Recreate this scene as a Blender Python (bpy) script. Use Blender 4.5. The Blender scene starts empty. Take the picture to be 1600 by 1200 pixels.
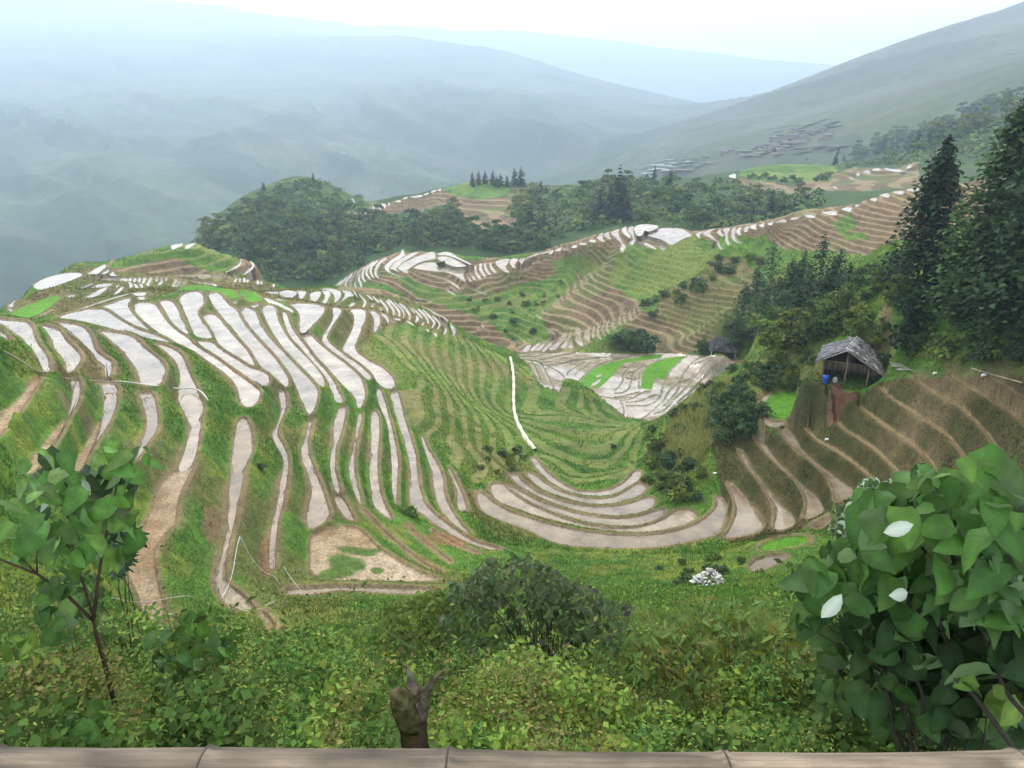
import bpy, math, numpy as np
from math import radians, sin, cos, pi
from mathutils import Vector, Matrix

# ------------------------------------------------------------------ camera, sky, sun, exposure
scene = bpy.context.scene
COL = scene.collection
FPX, PITCH = 1232.0, radians(20.07)          # focal length in photo pixels, downward tilt
CP, SP = cos(PITCH), sin(PITCH)

cam = bpy.data.cameras.new("camera")
cam.sensor_fit = 'HORIZONTAL'
cam.angle = 2 * math.atan(800.0 / FPX)
cam.clip_start, cam.clip_end = 0.05, 30000
cam_ob = bpy.data.objects.new("camera", cam)
COL.objects.link(cam_ob)
cam_ob.location = (0, 0, 0)
cam_ob.rotation_euler = (pi / 2 - PITCH, 0, 0)
scene.camera = cam_ob

SUN_EL, SUN_AZ = radians(48), radians(-18)    # hazy sun ahead of the camera, a little to the left
world = bpy.data.worlds.new("World")
scene.world = world
world.use_nodes = True
wn, wl = world.node_tree.nodes, world.node_tree.links
wn.clear()
sky = wn.new("ShaderNodeTexSky")
sky.sky_type = 'NISHITA'
sky.sun_disc = False
sky.sun_elevation = SUN_EL
sky.sun_rotation = SUN_AZ
sky.air_density, sky.dust_density, sky.ozone_density = 1.0, 4.0, 1.0
bg_sky = wn.new("ShaderNodeBackground")
bg_sky.inputs[1].default_value = 0.10
wl.new(sky.outputs[0], bg_sky.inputs[0])
bg_cloud = wn.new("ShaderNodeBackground")     # the white overcast layer
bg_cloud.inputs[0].default_value = (1.0, 0.99, 0.97, 1)
bg_cloud.inputs[1].default_value = 1.85
addn = wn.new("ShaderNodeAddShader")
wo = wn.new("ShaderNodeOutputWorld")
wl.new(bg_sky.outputs[0], addn.inputs[0])
wl.new(bg_cloud.outputs[0], addn.inputs[1])
wl.new(addn.outputs[0], wo.inputs[0])

sun = bpy.data.lights.new("sun", 'SUN')
sun.energy = 1.5
sun.angle = radians(14)
sun.color = (1.0, 0.96, 0.88)
sun_ob = bpy.data.objects.new("sun", sun)
COL.objects.link(sun_ob)
# light travels from azimuth SUN_AZ (measured from +Y towards +X) and elevation SUN_EL
sd = Vector((sin(SUN_AZ) * cos(SUN_EL), cos(SUN_AZ) * cos(SUN_EL), sin(SUN_EL)))
sun_ob.rotation_euler = sd.to_track_quat('Z', 'Y').to_euler()
sun_ob.location = (0, 0, 300)

scene.view_settings.view_transform = 'Standard'
scene.view_settings.look = 'None'
scene.view_settings.exposure = 0.10
scene.view_settings.gamma = 1.0
scene.view_settings.use_curve_mapping = False
scene.render.engine = 'CYCLES'
scene.cycles.max_bounces = 5
scene.cycles.diffuse_bounces = 2
scene.cycles.glossy_bounces = 2
scene.cycles.transmission_bounces = 2
scene.cycles.volume_bounces = 1
scene.cycles.transparent_max_bounces = 6
scene.cycles.use_denoising = True

RNG = np.random.default_rng(11)

# ------------------------------------------------------------------ helpers
def tag(o, label=None, cat=None, group=None, kind=None):
    if label: o['label'] = label
    if cat: o['category'] = cat
    if group: o['group'] = group
    if kind: o['kind'] = kind
    return o

def mesh(name, V, F4=None, F3=None, mat=None, col=None, smooth=False, parent=None, mats=None, midx=None, link=True, uv=None):
    """one mesh object from numpy arrays; col = per-vertex linear RGBA"""
    V = np.asarray(V, np.float32).reshape(-1, 3)
    me = bpy.data.meshes.new(name)
    parts, tot = [], []
    if F4 is not None and len(F4):
        F4 = np.asarray(F4, np.int32); parts.append(F4.ravel()); tot.append(np.full(len(F4), 4, np.int32))
    if F3 is not None and len(F3):
        F3 = np.asarray(F3, np.int32); parts.append(F3.ravel()); tot.append(np.full(len(F3), 3, np.int32))
    loops = np.concatenate(parts); tot = np.concatenate(tot)
    start = np.concatenate([[0], np.cumsum(tot)[:-1]]).astype(np.int32)
    me.vertices.add(len(V)); me.vertices.foreach_set("co", V.ravel())
    me.loops.add(len(loops)); me.loops.foreach_set("vertex_index", loops)
    me.polygons.add(len(tot)); me.polygons.foreach_set("loop_start", start); me.polygons.foreach_set("loop_total", tot)
    if smooth: me.polygons.foreach_set("use_smooth", np.ones(len(tot), bool))
    if midx is not None: me.polygons.foreach_set("material_index", np.asarray(midx, np.int32))
    if col is not None:
        a = me.color_attributes.new("tint", 'FLOAT_COLOR', 'POINT')
        a.data.foreach_set("color", np.asarray(col, np.float32).ravel())
    for m in (mats or [mat]): me.materials.append(m)
    me.update(calc_edges=True)
    o = bpy.data.objects.new(name, me)
    if link: COL.objects.link(o)
    if parent is not None: o.parent = parent
    return o

def empty(name, loc, rz=0.0):
    o = bpy.data.objects.new(name, None)
    o.empty_display_size = 0.2
    COL.objects.link(o)
    o.location = loc; o.rotation_euler = (0, 0, rz)
    return o

def copy_tree(o, parent=None):
    c = o.copy(); COL.objects.link(c); c.parent = parent
    for ch in [x for x in o.children]: copy_tree(ch, c)
    return c

class MB:
    """collects verts / faces / colours"""
    def __init__(s): s.V, s.Q, s.T, s.C, s.n = [], [], [], [], 0
    def add(s, V, Q=None, T=None, col=(1, 1, 1)):
        V = np.asarray(V, float).reshape(-1, 3)
        if Q is not None and len(Q): s.Q.append(np.asarray(Q) + s.n)
        if T is not None and len(T): s.T.append(np.asarray(T) + s.n)
        c = np.asarray(col, float)
        c = np.broadcast_to(c, (len(V), len(c))) if c.ndim == 1 else c
        s.C.append(c if c.shape[1] == 4 else np.concatenate([c, np.ones((len(V), 1))], 1)); s.V.append(V); s.n += len(V)
    def box(s, c, h, R=None, col=(1, 1, 1)):
        B = np.array([[x, y, z] for z in (-1, 1) for y in (-1, 1) for x in (-1, 1)], float) * np.asarray(h)
        if R is not None: B = B @ np.asarray(R).T
        s.add(B + np.asarray(c), [[0, 2, 3, 1], [4, 5, 7, 6], [0, 1, 5, 4], [2, 6, 7, 3], [0, 4, 6, 2], [1, 3, 7, 5]], col=col)
    def tube(s, P, R, seg=8, col=(1, 1, 1), cap=True):
        P = np.asarray(P, float); n = len(P); R = np.broadcast_to(np.asarray(R, float), (n,))
        T = np.gradient(P, axis=0); T /= np.linalg.norm(T, axis=1)[:, None] + 1e-9
        up = np.array([0, 0, 1.0]) if abs(T[0, 2]) < .9 else np.array([1.0, 0, 0])
        rings = []
        a = np.linspace(0, 2 * pi, seg, endpoint=False)
        for i in range(n):
            u = np.cross(up, T[i]); u /= np.linalg.norm(u) + 1e-9; w = np.cross(T[i], u)
            up = w if abs(np.dot(w, T[min(i + 1, n - 1)])) < .95 else up
            rings.append(P[i] + R[i] * (np.cos(a)[:, None] * u + np.sin(a)[:, None] * w))
        V = np.concatenate(rings); Q = []
        for i in range(n - 1):
            for k in range(seg):
                k2 = (k + 1) % seg
                Q.append([i * seg + k, i * seg + k2, (i + 1) * seg + k2, (i + 1) * seg + k])
        Tn = []
        if cap:
            V = np.concatenate([V, P[:1], P[-1:]]); b = n * seg
            Tn = [[b, (k + 1) % seg, k] for k in range(seg)] + [[b + 1, (n - 1) * seg + k, (n - 1) * seg + (k + 1) % seg] for k in range(seg)]
        s.add(V, Q, Tn, col)
    def arrays(s):
        return (np.concatenate(s.V), np.concatenate(s.Q) if s.Q else None, np.concatenate(s.T) if s.T else None, np.concatenate(s.C))
    def build(s, name, mat, parent=None, smooth=False, link=True):
        V, Q, T, C = s.arrays()
        return mesh(name, V, Q, T, mat, C, smooth, parent, link=link)

def hash2(ix, iy, seed):
    n = (ix.astype(np.int64) * 374761393 + iy.astype(np.int64) * 668265263 + seed * 1442695041) & 0x7fffffff
    n = ((n ^ (n >> 13)) * 1274126177) & 0x7fffffff
    return ((n ^ (n >> 16)) & 0xffff) / 65535.0

def vnoise(x, y, seed=0):
    """value noise 0..1"""
    ix, iy = np.floor(x), np.floor(y); fx, fy = x - ix, y - iy
    fx = fx * fx * (3 - 2 * fx); fy = fy * fy * (3 - 2 * fy)
    a, b = hash2(ix, iy, seed), hash2(ix + 1, iy, seed)
    c, d = hash2(ix, iy + 1, seed), hash2(ix + 1, iy + 1, seed)
    return (a * (1 - fx) + b * fx) * (1 - fy) + (c * (1 - fx) + d * fx) * fy

def fbm(x, y, seed=0, oct=4, gain=.5):
    t = 0; a = 1; s = 0
    for k in range(oct):
        t = t + a * vnoise(x * 2 ** k + 17.3 * k, y * 2 ** k - 9.1 * k, seed + k); s += a; a *= gain
    return t / s

def sstep(a, b, x):
    if a > b: return 1 - sstep(b, a, x)
    t = np.clip((x - a) / (b - a), 0, 1); return t * t * (3 - 2 * t)

# ------------------------------------------------------------------ the viewpoint's geometry (surveying the photo)
def ray(u, v):
    """pixel of the 1600x1200 photo -> azimuth and drop per metre of horizontal distance"""
    u = np.asarray(u, float); v = np.asarray(v, float)
    X = u - 800; yc = 600 - v
    Y = FPX * CP + yc * SP; Z = yc * CP - FPX * SP
    return np.arctan2(X, Y), -Z / np.hypot(X, Y)

def unray(th, d):
    """azimuth, drop ratio -> pixel"""
    X, Y, Z = np.sin(th), np.cos(th), -d
    zc = Y * CP - Z * SP; yc = Y * SP + Z * CP
    return 800 + FPX * X / zc, 600 - FPX * yc / zc

# ------------------------------------------------------------------ materials
def nodes(name):
    m = bpy.data.materials.new(name); m.use_nodes = True
    nt = m.node_tree; nt.nodes.clear()
    out = nt.nodes.new("ShaderNodeOutputMaterial")
    return m, nt, nt.nodes, nt.links, out

def mat_plain(name, rgb, rough=.7, noise=0.25, scale=20, spec=.3, tint=False, bump=0.0, stretch=None):
    m, nt, N, L, out = nodes(name)
    p = N.new("ShaderNodeBsdfPrincipled"); L.new(p.outputs[0], out.inputs[0])
    p.inputs['Roughness'].default_value = rough; p.inputs['Specular IOR Level'].default_value = spec
    tc = N.new("ShaderNodeTexCoord"); mp = N.new("ShaderNodeMapping"); L.new(tc.outputs['Object'], mp.inputs[0])
    if stretch: mp.inputs['Scale'].default_value = stretch
    nz = N.new("ShaderNodeTexNoise"); nz.inputs['Scale'].default_value = scale; nz.inputs['Detail'].default_value = 6
    L.new(mp.outputs[0], nz.inputs[0])
    mr = N.new("ShaderNodeMapRange"); mr.inputs[1].default_value = .3; mr.inputs[2].default_value = .7
    mr.inputs[3].default_value = 1 - noise; mr.inputs[4].default_value = 1 + noise
    L.new(nz.outputs[0], mr.inputs[0])
    mx = N.new("ShaderNodeMix"); mx.data_type = 'RGBA'; mx.blend_type = 'MULTIPLY'; mx.inputs[0].default_value = 1
    if tint:
        at = N.new("ShaderNodeVertexColor"); at.layer_name = "tint"
        m2 = N.new("ShaderNodeMix"); m2.data_type = 'RGBA'; m2.blend_type = 'MULTIPLY'; m2.inputs[0].default_value = 1
        m2.inputs[6].default_value = (*rgb, 1); L.new(at.outputs[0], m2.inputs[7]); L.new(m2.outputs[2], mx.inputs[6])
    else: mx.inputs[6].default_value = (*rgb, 1)
    L.new(mr.outputs[0], mx.inputs[7]); L.new(mx.outputs[2], p.inputs['Base Color'])
    if bump:
        b = N.new("ShaderNodeBump"); b.inputs['Strength'].default_value = bump; b.inputs['Distance'].default_value = .02
        L.new(nz.outputs[0], b.inputs['Height']); L.new(b.outputs[0], p.inputs['Normal'])
    return m

def mat_leaf(name, rgb=(1, 1, 1), rough=.45, trans=.3, under=None, spec=.35, veins=False):
    """leaf: tint attribute x rgb, light passes through, optional pale underside"""
    m, nt, N, L, out = nodes(name)
    p = N.new("ShaderNodeBsdfPrincipled")
    p.inputs['Roughness'].default_value = rough; p.inputs['Specular IOR Level'].default_value = spec
    at = N.new("ShaderNodeVertexColor"); at.layer_name = "tint"
    mx = N.new("ShaderNodeMix"); mx.data_type = 'RGBA'; mx.blend_type = 'MULTIPLY'; mx.inputs[0].default_value = 1
    L.new(at.outputs[0], mx.inputs[6]); mx.inputs[7].default_value = (*rgb, 1)
    c = mx.outputs[2]
    if veins:                                     # the tint's fourth channel runs along the side veins
        m1 = N.new("ShaderNodeMath"); m1.operation = 'MULTIPLY'; m1.inputs[1].default_value = 7.5; L.new(at.outputs[1], m1.inputs[0])
        m2 = N.new("ShaderNodeMath"); m2.operation = 'FRACT'; L.new(m1.outputs[0], m2.inputs[0])
        cr = N.new("ShaderNodeValToRGB"); e = cr.color_ramp.elements; e[0].position = 0; e[0].color = (1.45, 1.4, 1.3, 1); e[1].position = .12; e[1].color = (.95, .95, .95, 1)
        e2 = e.new(.55); e2.color = (1.04, 1.04, 1.04, 1); e3 = e.new(.97); e3.color = (.82, .84, .82, 1); L.new(m2.outputs[0], cr.inputs[0])
        nz = N.new("ShaderNodeTexNoise"); nz.inputs['Scale'].default_value = 22; nz.inputs['Detail'].default_value = 4
        mr = N.new("ShaderNodeMapRange"); mr.inputs[1].default_value = .3; mr.inputs[2].default_value = .7; mr.inputs[3].default_value = .72; mr.inputs[4].default_value = 1.25; L.new(nz.outputs[0], mr.inputs[0])
        mv = N.new("ShaderNodeMix"); mv.data_type = 'RGBA'; mv.blend_type = 'MULTIPLY'; mv.inputs[0].default_value = 1; L.new(c, mv.inputs[6]); L.new(cr.outputs[0], mv.inputs[7])
        mw = N.new("ShaderNodeMix"); mw.data_type = 'RGBA'; mw.blend_type = 'MULTIPLY'; mw.inputs[0].default_value = 1; L.new(mv.outputs[2], mw.inputs[6]); L.new(mr.outputs[0], mw.inputs[7]); c = mw.outputs[2]
    if under:
        ge = N.new("ShaderNodeNewGeometry"); mu = N.new("ShaderNodeMix"); mu.data_type = 'RGBA'
        L.new(ge.outputs['Backfacing'], mu.inputs[0]); L.new(c, mu.inputs[6]); mu.inputs[7].default_value = (*under, 1); c = mu.outputs[2]
    L.new(c, p.inputs['Base Color'])
    t = N.new("ShaderNodeBsdfTranslucent"); L.new(c, t.inputs[0])
    ms = N.new("ShaderNodeMixShader"); ms.inputs[0].default_value = trans
    L.new(p.outputs[0], ms.inputs[1]); L.new(t.outputs[0], ms.inputs[2]); L.new(ms.outputs[0], out.inputs[0])
    return m

def water_nodes(N, L, tint=None):
    """muddy paddy water: brown body, smooth surface that mirrors the sky at a grazing view"""
    p = N.new("ShaderNodeBsdfPrincipled")
    ge = N.new("ShaderNodeNewGeometry")
    nz = N.new("ShaderNodeTexNoise"); nz.inputs['Scale'].default_value = .35; nz.inputs['Detail'].default_value = 7; nz.inputs['Roughness'].default_value = .65
    L.new(ge.outputs['Position'], nz.inputs[0])
    cr = N.new("ShaderNodeValToRGB"); cr.color_ramp.elements[0].position = .32; cr.color_ramp.elements[1].position = .62
    cr.color_ramp.elements[0].color = (.125, .100, .068, 1); cr.color_ramp.elements[1].color = (.32, .275, .205, 1)
    L.new(nz.outputs[0], cr.inputs[0])
    c = cr.outputs[0]
    if tint:
        mx = N.new("ShaderNodeMix"); mx.data_type = 'RGBA'; mx.blend_type = 'MULTIPLY'; mx.inputs[0].default_value = 1
        L.new(c, mx.inputs[6]); L.new(tint, mx.inputs[7]); c = mx.outputs[2]
    L.new(c, p.inputs['Base Color'])
    p.inputs['IOR'].default_value = 1.45
    n2 = N.new("ShaderNodeTexNoise"); n2.inputs['Scale'].default_value = 1.6; n2.inputs['Detail'].default_value = 5
    L.new(ge.outputs['Position'], n2.inputs[0])
    mr = N.new("ShaderNodeMapRange"); mr.inputs[1].default_value = .45; mr.inputs[2].default_value = .72; mr.inputs[3].default_value = .04; mr.inputs[4].default_value = .35
    L.new(n2.outputs[0], mr.inputs[0]); L.new(mr.outputs[0], p.inputs['Roughness'])
    b = N.new("ShaderNodeBump"); b.inputs['Strength'].default_value = .12; b.inputs['Distance'].default_value = .03
    L.new(n2.outputs[0], b.inputs['Height']); L.new(b.outputs[0], p.inputs['Normal'])
    return p
# ------------------------------------------------------------------ survey data (crop name -> origin and scale in the photo)
CROPS = dict(C3=(0,360,3.2),C4=(400,360,3.2),K1=(0,560,4),K2=(380,560,4),K3=(0,700,4),K5=(380,780,2.857),C7=(700,500,3.2),
 C8=(1100,500,3.2),C5=(750,240,3.2),E1=(0,370,8),E2=(200,370,6.667),E3=(400,430,8),E4=(560,440,8),E5=(520,370,6.667),
 E6=(740,330,6.667),E7=(940,330,6.667),E8=(1100,250,4.706),E9=(520,250,5),D8=(800,500,8),D9=(960,520,7.273),P=(0,0,1))

def pxs(crop, txt):
    ox, oy, s = CROPS[crop]
    return np.array([[ox + float(a) / s, oy + float(b) / s] for a, b in (q.split(',') for q in txt.split())])

# terrain survey:  u v z   (height below the viewpoint, metres) or  u v r<distance>
SURVEY = """
-300 1165 r3.6;0 1165 r3.6;400 1165 r3.6;800 1165 r3.6;1200 1165 r3.6;1600 1165 r3.6;1900 1165 r3.6
0 1100 r6.5;400 1110 r7;800 1105 r7;1200 1090 r6.5;1600 1080 r6;1850 1080 r6
0 1040 r13;300 1055 r14;500 1050 r14;800 1040 r14;1100 1020 r13;1400 1000 r12;1700 980 r12
0 980 r23;150 1000 r24;300 1012 -23;420 1012 -24.4;600 985 r28;800 960 r31;1000 950 r33;1250 920 r33;1500 890 r33;1800 860 r33
0 900 r30;60 940 r29;700 930 -28;560 940 -28;850 915 -31;1000 910 -31.5;1100 900 -32;1280 870 -32;1450 830 -31;1650 790 -28
-150 760 -13;-150 640 -11;-150 560 -9;0 760 -16.8;0 600 -15.6;0 560 -15.4;-100 500 -14
850 880 -34.5;950 885 -34.8;1050 878 -34.8;1150 855 -35;1195 882 -32.9;1250 840 -34.2;1000 872 -36.3;750 850 -36.2
620 500 -36.2;700 700 -36.5;680 510 -38.8;770 735 -38.2;730 540 -42;800 715 -40.6;770 548 -46;797 560 -49;805 640 -45.3;835 705 -41.6;760 640 -42
900 742 -41.2;900 700 -43;900 650 -45.2;900 612 -47.2;860 565 -50;960 700 -43;980 662 -45.5;870 598 -48.6;990 735 -41
1000 654 -48.9;940 634 -49.3;1000 600 -50;1000 560 -51;1120 562 -49.5;850 562 -52;810 547 -53.5;900 532 -52.2;1060 620 -49.2;1150 566 -49;930 575 -50.7
990 480 -46;900 508 -51;840 540 -53.8;960 505 -48.5
1030 655 -42.6;1100 602 -35.4;1160 565 -32;1200 548 -29.7;1280 520 -25.8;1330 490 -23.5
1060 780 -38.2;1050 740 -38.5;1100 700 -35.6;1150 650 -33.2;1100 740 -36.6;1130 700 -35.2;1225 632 -32;1270 620 -28.5;1310 604 -26;1350 600 -25.4;1260 580 -29
1400 590 -24;1450 560 -22.2;1500 520 -19.2;1600 592 -19.7;1720 600 -17.8;1600 480 -15.3;1720 480 -13.5;1720 700 -21.2;1800 560 -15
1440 455 -17.5;1440 376 r104;1360 402 r118;1300 424 r132;1210 452 r148;1250 455 r142;1200 502 r152;1150 540 r158;1160 500 r163;1600 400 -13;1720 400 -11.5;1380 480 -20.5;1330 520 -24.5
1125 548 -46.8;1150 480 -40;1080 470 -43;1050 432 -41;1010 470 -45.5;1100 510 -46.5;1100 405 -37.5;1170 395 -36;1060 500 -47
950 470 -47;950 440 -44.4;960 410 -41;845 495 -50.5;900 450 -47.3;900 405 -42;820 440 -47.5;860 540 -53.5;790 480 -51
750 420 -44.6;820 400 -41.4;900 372 -36.6;1000 356 -34;1060 362 -34.4;1100 367 -33;1200 341 -27.9;1300 323 -24.3;1420 299 -20;1550 280 -16.5;1700 270 -14
1200 384 -33.5;1300 391 -30.5;1420 388 -28;1000 385 -37.5;1550 380 r165
660 393 -42;530 445 -51;620 428 -46.5;690 420 -44.6;650 470 -49.6;740 500 -52.3;790 530 -55;700 400 -42.6;580 410 -46.8;725 404 -42.8;560 447 -50.6
0 492 -27;30 480 -30;90 437 -35;55 450 -33.6;100 455 -34.2;170 411 r176;300 381 r188;230 393 r184;380 410 r186;430 437 r182;300 428 r172;200 438 r166;330 420 r176;240 420 r174;120 470 -32;60 490 -29;300 455 -35;400 455 -36
450 456 -36.5;520 452 -37;600 463 -38;660 480 -40;700 500 -41.5;715 520 -42.5;560 480 -36
"""
# hidden ground and far country:  u  r  z
HIDDEN = """
480 190 -58;450 245 -72;560 190 -58;640 165 -55;640 178 -56;720 165 -55;300 240 -60;300 300 -90;100 200 -60;100 300 -110;-100 150 -50;-100 300 -120;0 180 -60;400 280 -80
600 255 -60;700 260 -62;800 255 -60;900 255 -58;1000 255 -56;1100 245 -50;1200 240 -44;1300 240 -38;1450 240 -32;1600 240 -26;1300 155 -34;1400 140 -30;1500 125 -24
940 117 -48.2;970 113 -47.4;1030 112 -46.6;1030 119 -48.4;1000 125 -49;1000 140 -50;1000 155 -51;1060 120 -48.5;1060 130 -49.2;1060 140 -49.8;1060 150 -50.3;1100 126 -48.6;1100 138 -49.2;1100 150 -49.8;1130 138 -48.6;1130 150 -49.2;1160 148 -47.5;1160 135 -46.5
1100 128 -49;1180 122 -43;1280 115 -33;1000 112 -47;1300 160 -31;1450 140 -27;1600 130 -22
-400 1.2 -2.6;-400 3 -3.4;-400 8 -6;-400 20 -10;-400 50 -12;2100 1.2 -2.6;2100 8 -6;2100 20 -14;2100 50 -19;2100 90 -10;-400 90 -20
0 1.2 -2.4;400 1.2 -2.4;800 1.2 -2.4;1200 1.2 -2.4;1600 1.2 -2.4
0 2.2 -2.9;800 2.2 -2.9;1600 2.2 -2.9
-500 500 -215;0 500 -215;200 500 -205;400 560 -185;600 620 -165;800 620 -150;950 600 -110
-500 820 -240;0 820 -240;200 840 -235;400 880 -220;600 950 -205;800 1050 -185;930 1100 -150
1050 330 -38;1150 600 -75;1300 560 -60;1450 520 -40;1600 520 -20
"""
MID = """
320 365 r345;300 385 r330;380 305 r390;440 282 r410;480 277 r412;530 295 r415;590 318 r410;540 340 r380;440 340 r365;450 430 r305;520 440 r290;350 420 r300
560 345 r372;620 330 r385;690 296 r405;750 282 r412;800 285 r415;700 340 r360;650 380 r310;800 330 r355;760 380 r300;830 300 r395
860 300 r390;900 290 r390;950 280 r385;1000 285 r380;1060 290 r375;950 340 r320;850 350 r310;1050 340 r300;950 370 r262;1100 310 r330;1150 280 r400
1170 270 r410;1240 258 r420;1300 265 r420;1200 290 r370;1240 310 r320;1300 300 r330;1330 280 r380;1420 268 r400;1350 250 r450;1420 235 r460;1500 200 r470;1600 170 r470;1700 140 r470
1000 275 r850;1100 258 r800;1200 240 r760;1300 215 r760;1400 180 r760;1500 145 r760;1600 115 r740;1700 80 r740
1000 236 r1250;1100 196 r1400;1200 151 r1550;1300 106 r1650;1400 76 r1700;1500 41 r1780;1590 11 r1820;1700 -40 r1850
1100 225 r1000;1200 205 r1050;1300 170 r1100;1400 140 r1100;1500 110 r1100;1600 80 r1100
0 410 r1000;0 310 r1350;0 222 r2000;0 110 r3200;0 20 r5000;0 -20 r5600;-400 410 r1000;-400 300 r1350;-400 110 r3200;-400 0 r5200
200 400 r1050;200 310 r1400;200 222 r2050;200 110 r3200;200 30 r5000;200 -5 r5600
400 370 r1150;400 290 r1500;400 200 r2150;400 120 r3100;400 45 r4700;400 25 r5200
600 320 r1300;600 250 r1650;600 170 r2300;600 100 r3200;640 62 r4000
780 300 r1450;780 220 r1850;780 150 r2500;760 78 r3500
900 250 r1650;900 180 r2300;900 122 r3200
1000 210 r2000;1000 140 r3200;1150 170 r2900;1200 163 r3000
600 40 r6600;800 48 r6600;950 62 r6600;1100 80 r6600;1300 100 r6600;1500 120 r6600;1800 120 r6600;0 10 r6800;-400 10 r6800
600 140 r8500;800 140 r8500;1000 150 r8500;1300 160 r8500;1600 160 r8500;0 140 r8500;-400 140 r8500
700 130 r5000;900 160 r4800;1100 190 r4400;1300 200 r3600;1500 150 r3600;1700 150 r3600
"""

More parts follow.
